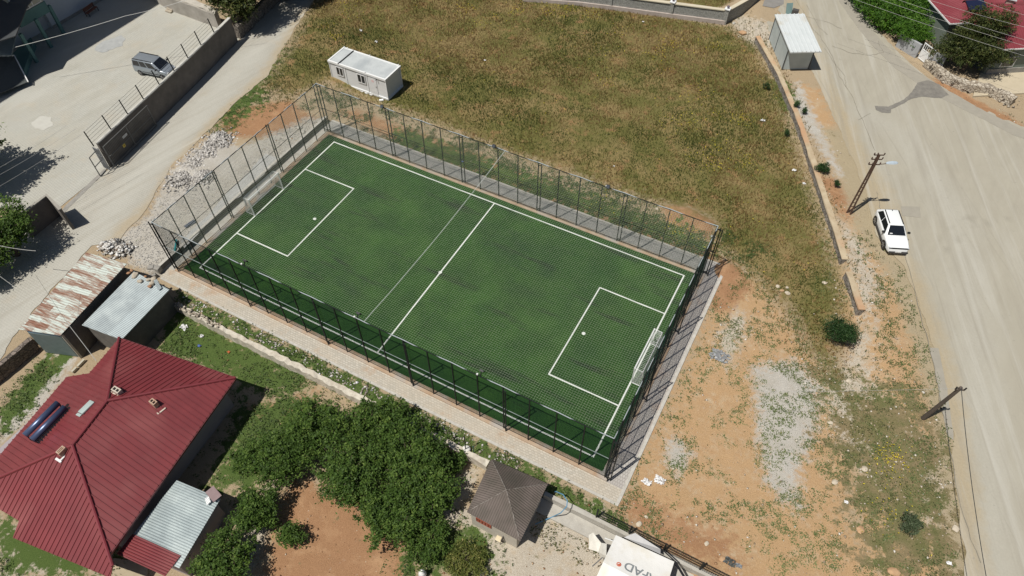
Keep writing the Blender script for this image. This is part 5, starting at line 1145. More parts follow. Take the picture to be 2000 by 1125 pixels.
for z in (.8, 1.85, 2.55): mb.bar(a_+Vector((0, 0, z)), b2+Vector((0, 0, z)), .08)
for i in range(1, 6): mb.bar(a_.lerp(b2, i/6)+Vector((0, 0, 1.85)), a_.lerp(b2, i/6)+Vector((0, 0, 2.55)), .05)
mb.build('frame', M_WPAINT, g2); MB().bar(a_+Vector((0, 0, 1.32)), b2+Vector((0, 0, 1.32)), .03, 1.0).build('lower_panel', M_WPAINT, g2)
gw2 = thing('gate_wall', 'grey rendered wall in front of the green hedge, left of the white garden gate', 'wall', (*P(1770, 100), .7))
e1, e2 = Vector((*at(1750, 90, .7), 0)), Vector((*at(1788, 113, .7), 0))
wall_mesh([(e1.x, e1.y), (e2.x, e2.y)], .25, lambda q: .5, lambda q: 2.3, 0, 2).build('wall', mat('pale_grey_render', (.38, .39, .40), .9, (.33, .34, .35), 1, .5), gw2)
e3 = Vector((*at(1813, 130, .7), 0)); MB().boxx(e3.x, e3.x+1.2, e3.y-.15, e3.y+.15, .5, 2.4).build('wall_return', MATS['pale_grey_render'], gw2)
# ================================================================ CARS
def facequad(c, u0, u1, v0, v1, off):
    """patch of the bilinear face c=(a,b,c,d) between u0..u1 (a->b) and v0..v1 (a->d), lifted by off"""
    a, b, cc, d = (Vector(q) for q in c)
    f = lambda u, v: a.lerp(b, u).lerp(d.lerp(cc, u), v)
    n = (b-a).cross(d-a).normalized()*off
    return [f(u0, v0)+n, f(u1, v0)+n, f(u1, v1)+n, f(u0, v1)+n]
def car(name, label, cat, loc, rz, L, W, zb, body, cab, wheels, paint, glass, spec):
    """body: stations (x, half width, z top); cab: (xr0, xr1, xf1, xf0, z0, z1, wb, wt)"""
    t = thing(name, label, cat, loc, rz=rz)
    mb = MB(); n = len(body); ring = 10
    for x, hw, zt in body:
        prof = [(-hw*.88, zb), (-hw*.98, zb+.12), (-hw, zb+(zt-zb)*.5), (-hw*.985, zt-.10), (-hw*.90, zt-.01), (hw*.90, zt-.01), (hw*.985, zt-.10), (hw, zb+(zt-zb)*.5), (hw*.98, zb+.12), (hw*.88, zb)]
        mid = [(x, y, z) for y, z in prof]; mb.v += mid
    for i in range(n-1):
        for j in range(ring): a = i*ring+j; b = i*ring+(j+1) % ring; mb.f.append((a, b, b+ring, a+ring))
    mb.f.append(tuple(range(ring-1, -1, -1))); mb.f.append(tuple(range((n-1)*ring, n*ring)))
    bm_ = lpart(mb, 'body', paint, t, bevel=.07)
    xr0, xr1, xf1, xf0, z0, z1, wb, wt = cab
    B = [(xr0, -wb, z0), (xf0, -wb, z0), (xf0, wb, z0), (xr0, wb, z0)]; T = [(xr1, -wt, z1), (xf1, -wt, z1-.02), (xf1, wt, z1-.02), (xr1, wt, z1)]
    lpart(MB().add(B+T, [(0, 1, 5, 4), (1, 2, 6, 5), (2, 3, 7, 6), (3, 0, 4, 7), (4, 5, 6, 7)]), 'cabin', paint, t, bevel=.13)
    ws = (B[1], B[2], T[2], T[1]); rs = (B[3], B[0], T[0], T[3])
    lpart(MB().quad(*facequad(ws, .07, .93, .06, .93, .014)), 'windscreen', glass, t)
    lpart(MB().quad(*facequad(rs, .1, .9, .25, .88, .014)), 'rear_window', glass, t)
    for sd, fc in ((-1, (B[0], B[1], T[1], T[0])), (1, (B[2], B[3], T[3], T[2]))):
        for u0, u1 in spec['side']:
            if sd == 1: u0, u1 = 1-u1, 1-u0
            lpart(MB().quad(*facequad(fc, u0, u1, .08, .86, .016)), 'side_window', glass, t)
    for x, y in wheels[1]:
        r = wheels[0]; s = 1 if y > 0 else -1
        ty = lpart(MB().tube([(x, y-s*.20, r), (x, y-.02*s, r), (x, y, r)], [r, r, r*.93], 20), 'wheel', M_BLK, t, smooth=False)
        rm = MB().tube([(x, y+s*.003, r), (x, y+s*.012, r)], r*.22, 10)
        for k in range(5):
            an_ = k*2*math.pi/5+.3; rm.bar((x, y+s*.01, r), (x+math.cos(an_)*r*.66, y+s*.01, r+math.sin(an_)*r*.66), .07, .02, (0, 1, 0))
        rr = rm.build('rim', mat('alloy', (.35, .35, .36), .35, metal=.6), None); rr.parent = ty
        lpart(MB().tube([(x, y-s*.05, r), (x, y+s*.0015, r)], r*1.12, 20), 'wheel_arch', M_BLK if spec.get('arch') else paint, t) if spec.get('arch') else None
    for sd in (-1, 1):
        lpart(MB().box((xf0-.30, sd*(wb+.16), z0+.14), (.16, .22, .15)), 'mirror', spec['mirror'], t, bevel=.03)
        lpart(MB().bar((xr1+.1, sd*(wt-.06), z1+.03), (xf1-.1, sd*(wt-.06), z1+.02), .06, .05), 'roof_rail', M_BLK, t)
    return t
M_CARW = mat('car_white', (.78, .80, .80), .22, (.76, .78, .78), 1, .3, spec=.6); M_CARS = mat('car_silver', (.36, .40, .44), .3, (.34, .38, .42), 1, .3, metal=.55)
M_CGL = mat('car_glass', (.012, .014, .018), .06, spec=.9)
rw, fw_ = Vector((*at(1711, 440, 1.0), 0)), Vector((*at(1719, 484, .75), 0))
ctr = Vector((*at(1739, 455, 1.1), 0)); dirv = Vector((*at(1747, 489, .75), 0))-Vector((*at(1727, 408, 1.3), 0)); rzs = math.atan2(dirv.y, dirv.x)
L2, hw = 2.30, .95
suv = car('parked_suv', 'white sport utility car with black side trim parked on the right side of the road', 'car', (ctr.x, ctr.y, .74), rzs, 4.6, 1.9, .28,
    [(-2.28, .70, .90), (-2.15, .85, 1.02), (-1.6, .95, 1.06), (0, .95, 1.02), (.9, .95, 1.00), (1.5, .93, .96), (2.05, .86, .88), (2.22, .78, .78), (2.3, .70, .60)],
    (-2.14, -1.60, .18, .95, 1.0, 1.58, .88, .62), (.37, [(-1.42, -.96), (-1.42, .96), (1.42, -.96), (1.42, .96)]), M_CARW, M_CGL, {'side': [(.10, .46), (.48, .93)], 'mirror': M_BLK, 'arch': True})
lpart(MB().box((2.24, 0, .42), (.16, 1.45, .22)).box((0, -.955, .38), (2.3, .03, .18)).box((0, .955, .38), (2.3, .03, .18)), 'lower_trim', mat('trim_grey', (.07, .07, .075), .6), suv)
lpart(MB().box((2.20, 0, .80), (.10, 1.56, .05)), 'light_bar', M_BLK, suv)
for sd in (-1, 1): lpart(MB().box((2.12, sd*.74, .80), (.22, .14, .09)), 'headlight', mat('headlight', (.5, .52, .55), .1), suv)
lpart(MB().box((2.33, 0, .50), (.02, .5, .11)), 'number_plate', M_WPAINT, suv)
lpart(MB().box((.80, -.45, 1.14), (.12, .22, .02)), 'windscreen_paper', M_WPAINT, suv); suv.children[-1]
lpart(MB().box((-1.45, 0, 1.66), (.10, .04, .05)), 'roof_aerial', M_BLK, suv)
a, b = Vector((*at(277, 147, .65), 0)), Vector((*at(320, 156, .65), 0)); rzv = math.atan2((b-a).y, (b-a).x)
nrm_ = Vector((-math.sin(rzv), math.cos(rzv), 0)); cv = (a+b)/2+nrm_*.85
van = car('silver_van', 'small silver passenger van with roof rails parked in the school yard by the courtyard wall', 'van', (cv.x, cv.y, .64), rzv, 4.4, 1.75, .26,
    [(-2.12, .80, 1.0), (-2.05, .86, 1.12), (-1.2, .875, 1.14), (.6, .875, 1.12), (1.15, .86, 1.08), (1.75, .80, .92), (2.02, .72, .80), (2.12, .62, .62)],
    (-2.08, -1.98, .55, 1.32, 1.1, 1.78, .84, .70), (.33, [(-1.38, -.885), (-1.38, .885), (1.32, -.885), (1.32, .885)]), M_CARS, M_CGL, {'side': [(.05, .30), (.33, .56), (.60, .88)], 'mirror': M_BLK})
lpart(MB().box((2.06, 0, .66), (.12, 1.0, .12)).box((2.06, 0, .38), (.16, 1.3, .12)), 'grille', M_BLK, van)
for sd in (-1, 1): lpart(MB().box((1.98, sd*.60, .76), (.22, .2, .14)), 'headlight', MATS['headlight'], van)
for i in range(5): lpart(MB().boxx(-1.8, .4, -.5+i*.25-.02, -.5+i*.25+.02, 1.775, 1.79), 'roof_rib', M_CARS, van)
lpart(MB().box((0, -.885, .55), (2.0, .02, .06)), 'side_trim', MATS['trim_grey'], van)

# ================================================================ POLES AND WIRES
M_RPOLE = mat('rusty_pole', (.10, .055, .035), .8, (.06, .035, .025), 6, .6)
x, y = 28.43, 22.3; z0 = .68; hp = 6.75
p = thing('lamp_pole', 'rusty lattice utility pole with crossarms and a street lamp beside the white car', 'street lamp', (x, y, z0))
b0, b1 = Vector((x-.15, y+.05, z0)), Vector((x+.15, y-.05, z0)); t0, t1 = Vector((x-.045, y, z0+hp)), Vector((x+.045, y, z0+hp))
MB().bar(b0, t0, .10, .14).build('upright', M_RPOLE, p); MB().bar(b1, t1, .10, .14).build('upright', M_RPOLE, p)
mb = MB()
for i in range(9): f = i/15+.05; g = f+.03; mb.bar(b0.lerp(t0, f), b1.lerp(t1, g), .05)
mb.build('lattice', M_RPOLE, p)
for zz, w_ in ((hp-.05, .8), (hp-.5, .85), (hp-1.05, .9)):
    ax_ = RT; a_ = Vector((x-.5*w_*.9, y-.5*w_*.45, z0+zz)); b_ = Vector((x+.5*w_*.9, y+.5*w_*.45, z0+zz)); ca = MB().bar(a_, b_, .07).build('crossarm', M_RPOLE, p)
    for q in (a_, a_.lerp(b_, .35), b_):
        k = MB().tube([q, q+Vector((0, 0, .12)), q+Vector((0, 0, .22))], [.03, .06, .04], 8).build('insulator', mat('insulator', (.10, .06, .05), .3), None); k.parent = ca
la = Vector((x+.1, y, z0+hp-1.05)); lb = Vector((x+.85, y+.45, z0+hp-.95)); MB().tube([la, lb], .03, 6).build('lamp_arm', M_RPOLE, p)
dl = (lb-la).normalized(); M4 = Matrix.Translation(lb+dl*.4) @ Matrix.Rotation(math.atan2(dl.y, dl.x), 4, 'Z')
hb = MB(); hb.v = []; prof = [(-.45, .07, .05), (-.3, .14, .09), (.1, .19, .11), (.42, .15, .08), (.55, .05, .03)]
for xx, ww, hh in prof: hb.v += [tuple(M4 @ Vector(q)) for q in ((xx, -ww, 0), (xx, -ww*.6, hh), (xx, ww*.6, hh), (xx, ww, 0), (xx, ww*.5, -hh*.5), (xx, -ww*.5, -hh*.5))]
for i in range(4):
    for j in range(6): hb.f.append((i*6+j, i*6+(j+1) % 6, (i+1)*6+(j+1) % 6, (i+1)*6+j))
hb.f += [tuple(range(5, -1, -1)), tuple(range(24, 30))]
hb.build('lamp_head', mat('lamp_silver', (.45, .52, .58), .3, (.4, .47, .53), 1, .3), p)
M_WPOLE = mat('wood_pole', (.13, .105, .085), .85, (.08, .065, .055), 5, .6, .3, 30, stretch=(1, 1, .1))
x2, y2 = at(1806, 822, .55); base = Vector((x2, y2, .4)); top = Vector((37.4, 3.35, 6.15)); base = Vector((37.3, 4.2, .3))
p2_ = thing('wooden_pole', 'weathered wooden utility pole leaning over the roadside scrub', 'utility pole', tuple(base))
MB().tube([base, base.lerp(top, .5), top], [.17, .14, .11], 10).build('pole', M_WPOLE, p2_)
MB().bar(top+Vector((-.25, -.1, -.25)), top+Vector((.3, .12, -.25)), .09).build('crossarm', M_WPOLE, p2_)
MB().tube([top+Vector((.28, .1, -.2)), top+Vector((.3, .1, .02))], .05, 8).tube([top+Vector((-.22, -.1, -.2)), top+Vector((-.24, -.1, .02))], .05, 8).build('insulator', M_BLK, p2_)
M_WIRE = mat('wire_dark', (.04, .045, .045), .6); M_WIREL = mat('wire_pale', (.42, .42, .40), .5)
def wire(a, b, r, m, label, sag=.5, group=None):
    a = Vector(a); b = Vector(b); pts = [a.lerp(b, i/24)-Vector((0, 0, sag*4*(i/24)*(1-i/24))) for i in range(25)]
    return tag(MB().tube(pts, r, 5).build('overhead_wire', m), label, 'wire', group)
wire(top, (*at(1936, 1180, 5.5), 5.5), .022, M_WIRE, 'dark wire running down the road from the wooden pole towards the bottom edge', .3)
wire(top+Vector((-.3, -.1, -.2)), (*at(1470, 765, 5.5), 5.5), .008, M_WIREL, 'faint pale wire running left from the top of the wooden pole', .1)
for i, (p0_, p1_, lab) in enumerate((((1640, -12), (2030, 118), 'lowest pale wire crossing in front of the green hedge and roadside house'), ((1660, -22), (2030, 98), 'second lowest pale wire crossing the green hedge and roadside house'),
        ((1700, -20), (2030, 86), 'third pale wire from below crossing the green hedge and roadside house'), ((1770, -15), (2030, 60), 'fourth pale wire from below crossing the red roof of the roadside house'), ((1850, -25), (2030, 38), 'topmost pale wire crossing the red roof of the roadside house'))):
    wire((*at(*p0_, 7.6), 7.6), (*at(*p1_, 7.6), 7.6), .011, M_WIREL, lab, .15, 'power lines over the hedge')
wire((*at(30, 92, 5.), 5.), (*at(245, 31, 6.5), 6.5), .022, mat('white_cable', (.62, .63, .6), .5), 'thick white cable strung across the yard from the school canopy', .1)
wire((*at(245, 31, 6.5), 6.5), (*at(420, -20, 8), 8), .02, MATS['white_cable'], 'continuation of the white cable running off towards the top edge', .2)
for p0_, p1_, lab in (((-20, 338), (130, 245), 'uppermost of the thin wires over the tree shadow in the yard'), ((-20, 352), (150, 250), 'middle one of the thin wires over the tree shadow in the yard'), ((-20, 375), (160, 262), 'lowest of the thin wires over the tree shadow in the yard')):
    wire((*at(*p0_, 6.), 6.), (*at(*p1_, 6.5), 6.5), .010, M_WIREL, lab, .1, 'thin wires over the yard')
wire((*at(-10, 478, 5.), 5.), (*at(70, 490, 4.5), 4.5), .022, M_WIREL, 'pale wire ending in the crown of the leafy tree at the left edge', .1)
wire((*at(-10, 532, 5.), 5.), (*at(28, 560, 4.), 4.), .022, M_WIREL, 'short pale wire below the leafy tree at the left edge', .05)
wire((*at(127, 625, 3.7), 3.7), (*at(188, 705, 2.2), 2.2), .022, M_WIREL, 'white cable hanging from the rusty shed corner to the red roofed house', .25)
wire((*at(70, 538, 6.), 6.), (*at(127, 625, 3.7), 3.7), .008, M_WIRE, 'thin dark cable slung over the lane to the rusty shed', .1)

# ================================================================ TENT
tn = thing('white_tent', 'white canvas ridge tent marked with grey letters, standing in the hut yard', 'tent', (23.4, -16, -.6))
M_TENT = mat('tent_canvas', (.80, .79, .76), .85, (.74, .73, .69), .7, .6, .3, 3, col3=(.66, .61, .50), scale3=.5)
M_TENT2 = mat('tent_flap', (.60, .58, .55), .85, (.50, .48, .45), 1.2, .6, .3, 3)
ez = 1.35; e1 = at3(1203, 1045, ez); e2 = at3(1317, 1097, ez); rz0 = 1.95
yl_ = e1.y-2.1; r1_ = Vector((e1.x-.02, yl_, rz0)); r2__ = Vector((e2.x+.1, yl_, rz0)); f1 = Vector((e1.x-.05, e1.y-4.2, ez)); f2 = Vector((e2.x+.2, e1.y-4.2, ez))
def canvas(a, b, c_, d_, n=14, amp=.035, sag=.07):
    mb = MB()
    for i in range(n+1):
        for j in range(n+1):
            u, v = i/n, j/n; q = a.lerp(b, u).lerp(d_.lerp(c_, u), v); q.z += -sag*math.sin(math.pi*u)*math.sin(math.pi*v)+amp*(float(vnoise(q.x*2.3, q.y, .8))-.5)*min(1, 6*v*(1-v)+.1)
            mb.v.append(tuple(q))
    for i in range(n):
        for j in range(n): k = i*(n+1)+j; mb.f.append((k, k+n+1, k+n+2, k+1))
    return mb
def thickened(mb, t=.02):
    n = len(mb.v); f = list(mb.f); mb.v += [(x_, y_, z_-t) for x_, y_, z_ in mb.v[:n]]; mb.f += [tuple(reversed([i+n for i in q])) for q in f]; return mb
thickened(canvas(e1, e2, r2__, r1_)).build('roof_slope', M_TENT, tn, smooth=True)
thickened(canvas(r1_, r2__, f2, f1)).build('roof_slope', M_TENT, tn, smooth=True)
dn_ = Vector((0, 0, -1.9))
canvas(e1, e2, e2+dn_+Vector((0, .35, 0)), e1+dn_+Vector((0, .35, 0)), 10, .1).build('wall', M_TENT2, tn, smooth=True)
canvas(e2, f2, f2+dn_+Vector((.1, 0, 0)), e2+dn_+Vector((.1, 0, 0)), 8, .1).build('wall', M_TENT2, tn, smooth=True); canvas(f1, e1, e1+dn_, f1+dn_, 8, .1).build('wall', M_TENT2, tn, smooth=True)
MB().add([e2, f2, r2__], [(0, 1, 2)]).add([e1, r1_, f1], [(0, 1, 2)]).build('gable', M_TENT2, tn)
fl = [at3(1150, 1045, .5), at3(1158, 1040, .9), at3(1174, 1060, .7), at3(1168, 1078, .3), at3(1150, 1072, .0)]
MB().add(fl+[at3(1185, 1062, .9), e1.lerp(f1, .35), at3(1176, 1095, -.2)], [(0, 1, 2, 3, 4), (2, 5, 6, 3), (3, 6, 7)]).build('side_flap', mat('canvas_off', (.68, .66, .60), .9, (.58, .56, .50), 3, .6), tn)
MB().add([e1+Vector((.5, .1, .02)), e1+Vector((1.0, .75, -.15)), e2+Vector((-1.0, .45, -.35)), e2+Vector((-.9, .02, 0))], [(0, 1, 2, 3)]).build('back_flap', mat('canvas_thin', (.64, .63, .62), .9), tn)
q = e2; MB().bar(q+Vector((.02, .05, -.05)), q+Vector((.9, -.4, -.5)), .14, .05).bar(q+Vector((.9, -.4, -.5)), q+Vector((.5, -.9, -.8)), .12, .05).bar(q+Vector((0, .05, 0)), q+Vector((-1.3, .55, -.2)), .07, .04).build('dark_binding', M_BLK, tn)
MB().bar(e1+Vector((-.2, -1.5, -.4)), e1+Vector((-.55, -2.2, -.7)), .06, .05).build('dark_binding', M_BLK, tn)
MB().tube([e1+Vector((-.02, -.4, -.05)), e1+Vector((-.55, -.35, -.4))], .03, 6).build('guy_pole', M_WPAINT, tn)
# the letters, reading from the far side
def roof_z(x_, y_): f = (e1.y-y_)/(e1.y-yl_); return ez+(rz0-ez)*f
slope = math.atan2(rz0-ez, e1.y-yl_)
def letters(txt, x_, y_, size, m, nm):
    cu = bpy.data.curves.new(nm, 'FONT'); cu.body = txt; cu.size = size; cu.extrude = .004; cu.offset = .012
    ob = bpy.data.objects.new(nm+'_tmp', cu); COL.objects.link(ob); bpy.context.view_layer.update()
    me = bpy.data.meshes.new_from_object(ob.evaluated_get(bpy.context.evaluated_depsgraph_get())); bpy.data.objects.remove(ob)
    me.materials.clear(); me.materials.append(m); me.name = nm
    o = bpy.data.objects.new(nm, me); COL.objects.link(o)
    X = Vector((-1, -.03, 0)).normalized(); Y = Vector((0, -math.cos(slope), math.sin(slope))); Z = X.cross(Y)
    for v_ in me.vertices:
        q = Vector((x_, y_, 0))+X*v_.co.x+Vector((0, -1, 0))*v_.co.y*math.cos(slope)
        f1_ = (q.x-e1.x)/(e2.x-e1.x); f2_ = (e1.y-q.y)/(e1.y-yl_)
        v_.co = Vector((q.x, q.y, roof_z(q.x, q.y)-.07*math.sin(math.pi*min(max(f1_, 0), 1))*math.sin(math.pi*min(max(f2_, 0), 1))+.035+v_.co.z))
    o.parent = tn; o.matrix_parent_inverse = tn.matrix_world.inverted(); return o
tz = at(1216, 1102, 1.75)
M_LET = mat('letter_grey', (.26, .28, .29), .8, (.20, .22, .23), 4, .6)
letters('AFAD', tz[0]+2.15, tz[1]+.32, .80, M_LET, 'lettering')
letters('®', tz[0]-.06, tz[1]-.02, .36, mat('letter_red', (.62, .10, .03), .8), 'red_mark')
# ================================================================ TREES AND SHRUBS
M_BARK = mat('bark', (.12, .09, .065), .95, (.07, .055, .04), 6, .7, .5, 20)
LM_A = leafmat('leaf_orchard', (.026, .052, .009), (.062, .118, .020), (.12, .19, .036), (.18, .25, .055), .3)
LM_B = leafmat('leaf_vine', (.022, .06, .006), (.055, .135, .012), (.11, .22, .022), (.17, .28, .04), .25)
LM_C = leafmat('leaf_dark', (.020, .032, .009), (.050, .068, .017), (.105, .12, .032), (.16, .14, .05), .2)
LM_D = leafmat('leaf_bush', (.010, .030, .008), (.020, .052, .012), (.042, .085, .022), (.07, .12, .03), .15)
def tree(name, label, base, hgt, lobes, nleaf, leaf, m, cat='tree', group=None, flat=.5, trunk_r=.14, spread_=.33, clump=.34, limbs=True):
    """lobes: (x, y, z, rx, ry, rz) relative to the base; leaf clumps are scattered through them, denser towards the shell"""
    b = Vector(base); t = thing(name, label, cat, base, group)
    lob = np.array(lobes, float); vol = lob[:, 3]*lob[:, 4]*lob[:, 5]
    mb = MB(); top = Vector((lob[:, 0].mean()*.5, lob[:, 1].mean()*.5, hgt*.38))
    mb.tube([b-Vector((0, 0, .2)), b+top*.5+Vector((.05, .03, 0)), b+top], [trunk_r*1.3, trunk_r, trunk_r*.8], 8)
    ncl = max(12, nleaf//26); pick = RNG.choice(len(lob), ncl, p=vol/vol.sum()); d = RNG.normal(size=(ncl, 3)); d /= np.linalg.norm(d, axis=1)[:, None]
    rr = RNG.random(ncl)**.42*(.74+.50*RNG.random(ncl)); cc = lob[pick, :3]+d*rr[:, None]*lob[pick, 3:]
    cc[:, 2] = np.maximum(cc[:, 2], .25)
    if limbs:
        for l in lob:
            e = Vector(l[:3]); k = b+top; mid = k.lerp(b+e, .5)+Vector((random.uniform(-.15, .15), random.uniform(-.15, .15), .1))
            mb.tube([k, mid, b+e], [trunk_r*.6, trunk_r*.4, trunk_r*.22], 6)
        for i in RNG.choice(ncl, min(ncl, 46), replace=False):
            e = Vector(lob[pick[i], :3]); mb.tube([b+e, b+e.lerp(Vector(cc[i]), .6)+Vector((0, 0, .06)), b+Vector(cc[i])], [trunk_r*.22, trunk_r*.14, .012], 4, False)
    mb.build('trunk', M_BARK, t)
    per = nleaf//ncl; ci = np.repeat(np.arange(ncl), per); sz = clump*(.6+.8*RNG.random(ncl))
    pos = cc[ci]+RNG.normal(size=(len(ci), 3))*sz[ci][:, None]*np.array([.55, .55, .38])
    pos[:, 2] = np.maximum(pos[:, 2], .08); pos += np.array(base)
    r = np.clip(RNG.random(ncl)[ci]*.55+RNG.random(len(ci))*.5-.02, 0, 1)
    V, F_, r4 = leaves(pos, leaf, flat, r)
    npmesh('crown', V, F_, m, 4, r4, t)
    return t
def T(u, v, zc, zg=-.6): x, y = at(u, v, zc); return (x, y, zg)
def auto_lobes(r, h, n, seed, flat=.8):
    rs = np.random.default_rng(seed); out = [(0, 0, h*.62, r*.62, r*.62, h*.30)]
    for i in range(n):
        a = 2*math.pi*i/n+rs.uniform(-.3, .3); q = r*rs.uniform(.45, .68); out.append((q*math.cos(a), q*math.sin(a), h*rs.uniform(.42, .72), r*rs.uniform(.34, .5), r*rs.uniform(.34, .5), h*rs.uniform(.18, .28)))
    return out
orch = [(615, 835, 2.6, 3.8, 'orchard tree closest to the red roofed house, the leftmost of the garden trees'), (735, 830, 2.5, 3.6, 'orchard tree right against the whitewashed wall, topmost of the garden trees'),
        (795, 885, 2.7, 4.0, 'orchard tree in the middle of the garden group beside the whitewashed wall'), (690, 925, 2.8, 4.1, 'orchard tree in the heart of the garden group above the bare red soil'),
        (835, 945, 2.3, 3.5, 'orchard tree closest to the hut, the rightmost of the garden trees'), (765, 1000, 2.3, 3.4, 'orchard tree at the lower right of the garden group, overhanging the bare soil'), (545, 895, 2.3, 3.2, 'smaller orchard tree between the house wall and the bare soil')]
for i, (u, v, r, h_, lab) in enumerate(orch):
    tree('orchard_tree', lab, T(u, v, h_*.55-.6), h_, auto_lobes(r, h_, 9, 40+i), 15000, .085, LM_A, group='orchard trees in the garden', trunk_r=.12, clump=.25)
for i, (u, v, r, h_, n, lab) in enumerate(((500, 1000, 1.75, 2.8, 8200, 'small leafy tree on the left side of the bare red soil, below the main group'), (440, 1100, 2.2, 3.0, 10500, 'low tree at the bottom edge between the annexe and the bare soil'),
        (565, 1045, .9, 1.6, 2200, 'little sprawling shrub on the bare soil beside the small leafy tree'), (890, 905, .9, 1.6, 1800, 'grey green shrub by the wall next to the hut'), (470, 900, .9, 1.5, 1500, 'low bush in the shade edge beside the house wall'))):
    tree('garden_bush', lab, T(u, v, h_*.5-.6), h_, auto_lobes(r, h_, 5, 80+i), n, .08, LM_A, 'bush', 'bushes in the garden', trunk_r=.06, clump=.24)
tree('garden_bush', 'yellowish green spreading weed shrub below the hut yard edge', T(910, 1095, -.2), 1.1, auto_lobes(1.5, 1.1, 6, 91), 3800, .07, leafmat('leaf_weed', (.05, .07, .012), (.10, .12, .025), (.19, .19, .05), (.27, .24, .09), .2), 'bush', trunk_r=.04, clump=.25)
tree('garden_bush', 'dark narrow shrub at the bottom edge below the orchard', T(835, 1065, .2), 2.0, auto_lobes(1.6, 2.0, 7, 93), 5200, .075, LM_A, 'bush', 'bushes in the garden', trunk_r=.05, clump=.25)
# roadside
tree('roadside_bush', 'large dark green round bush beside the broken wall end and rubble', (*at(1643, 652, .9), .25), 1.9, auto_lobes(1.35, 1.8, 8, 11), 9000, .05, LM_D, 'bush', flat=.3, trunk_r=.06, clump=.22)
tree('roadside_bush', 'small dark bush growing at the foot of the meadow wall near the lamp pole', (*at(1607, 330, 1.0), .6), 1.1, auto_lobes(.65, 1.0, 6, 12), 2600, .05, LM_D, 'bush', flat=.3, trunk_r=.04, clump=.16)
tree('roadside_bush', 'small grey green shrub in the scrub at the lower right, below the rubble', (*at(1778, 1025, .9), .55), .9, auto_lobes(.75, .9, 6, 13), 2400, .05, leafmat('leaf_sage', (.03, .045, .02), (.06, .085, .04), (.10, .13, .07), (.13, .16, .09), .1), 'bush', flat=.3, trunk_r=.04, clump=.18)
for i, (u, v, r) in enumerate(((1555, 210, .40), (1568, 222, .28), (1495, 175, .45), (1535, 265, .3), (1632, 365, .3))):
    tree('wild_shrub', ('leggy green shrub on the road side of the meadow wall, below the kiosk', 'small leggy shrub next to a larger one on the road side of the meadow wall', 'pale green shrub against the meadow side of the wall, left of the kiosk', 'low green shrub against the meadow side of the wall, halfway to the lamp pole', 'little green shrub in the red soil above the lamp pole foot', 'small pale shrub nearest the top end of the meadow wall', 'tiny grey shrub below the grey green one in the scrub')[i], (*P(u, v), .1 if i in (2, 3, 5) else .7), .7, auto_lobes(r, .7, 4, 20+i), 500, .055, LM_D, 'shrub', 'shrubs by the road wall', trunk_r=.03, clump=.15)
# left edge
tree('leafy_tree', 'full green leafy tree cut by the left edge beside the corner wall', (*at(12, 470, 2.4), .6), 5.0, auto_lobes(2.9, 4.9, 9, 31), 16000, .10, LM_A, trunk_r=.2, clump=.38)
tree('leafy_tree', 'tree casting its shadow on the yard, only leaf tips showing at the left edge', (-42.6, -11.2, .6), 7.5, auto_lobes(4.0, 7.8, 11, 32), 14000, .15, LM_A, trunk_r=.25, clump=.45)
tree('shade_tree', 'dark tree at the left edge casting shade on the lane below the leafy one', (-31.6, -18.6, .6), 3.6, auto_lobes(2.0, 3.6, 7, 34), 5200, .11, LM_A, trunk_r=.15)
# top left over the wall
tree('tall_tree', 'tall tree rising behind the corner of the courtyard wall over the shaded lane', (-39.6, 20.9, .6), 7.0, auto_lobes(3.6, 7.0, 11, 35), 21000, .14, LM_C, trunk_r=.28, clump=.45)
tree('tall_tree', 'tree beyond the tall one at the top edge, its shade falling across the lane', (-38.4, 27.5, .6), 7.5, auto_lobes(4.2, 7.5, 10, 36), 15000, .16, LM_C, trunk_r=.28, clump=.5)
# top right
tree('vine_thicket', 'dense bright green drooping thicket filling the corner between road and roadside house', (*at(1765, 20, 1.5), .7), 3.2,
     [(x_-.7, y_-.6, 1.4, 1.9, 1.9, 1.2) for x_, y_ in ((-4.2, 1.2), (-2.9, -.6), (-1.6, -2.4), (-2.8, 3.2), (-1.0, 1.0), (.4, -.7), (-.8, 4.4), (.8, 2.8), (2.2, .9), (1.5, 5.5), (2.8, 4.2), (3.8, 2.6), (-3.4, 5.2), (.5, 7.5), (-2.5, 7.5), (4.5, 6.2), (3.9, -1.0), (4.9, .9), (3.0, -.2), (-.3, -3.3), (1.2, -2.0), (-4.8, 3.2))], 64000, .11, LM_B, 'thicket', flat=.2, trunk_r=.1, clump=.34)
tree('round_tree', 'rounded bright green tree between the drooping thicket and the white gate', (*at(1783, 66, 2.0), .7), 3.0, auto_lobes(2.2, 3.0, 9, 37), 19000, .075, LM_B, trunk_r=.1, clump=.24)
tree('roadside_tree', 'large dark olive tree standing in front of the raspberry red roof', (*at(1885, 128, 1.4), .8), 6.6, [(0, 0, 2.6, 2.4, 2.3, 1.6), (-2.2, .2, 2.1, 1.5, 1.5, 1.3), (2.1, .6, 2.4, 1.7, 1.5, 1.2), (.2, 1.2, 4.2, 2.0, 1.9, 1.5), (-1.2, .2, 3.6, 1.6, 1.5, 1.2), (1.2, 1.3, 5.4, 1.5, 1.5, 1.3), (-.9, 1.6, 5.2, 1.3, 1.3, 1.2), (1.5, -.7, 3.3, 1.5, 1.4, 1.1), (3.6, 1.9, 2.2, 1.1, .8, .6), (-3.0, -.6, 1.4, 1.1, 1.0, .9)], 40000, .085, LM_C, flat=.2, trunk_r=.2, clump=.28)

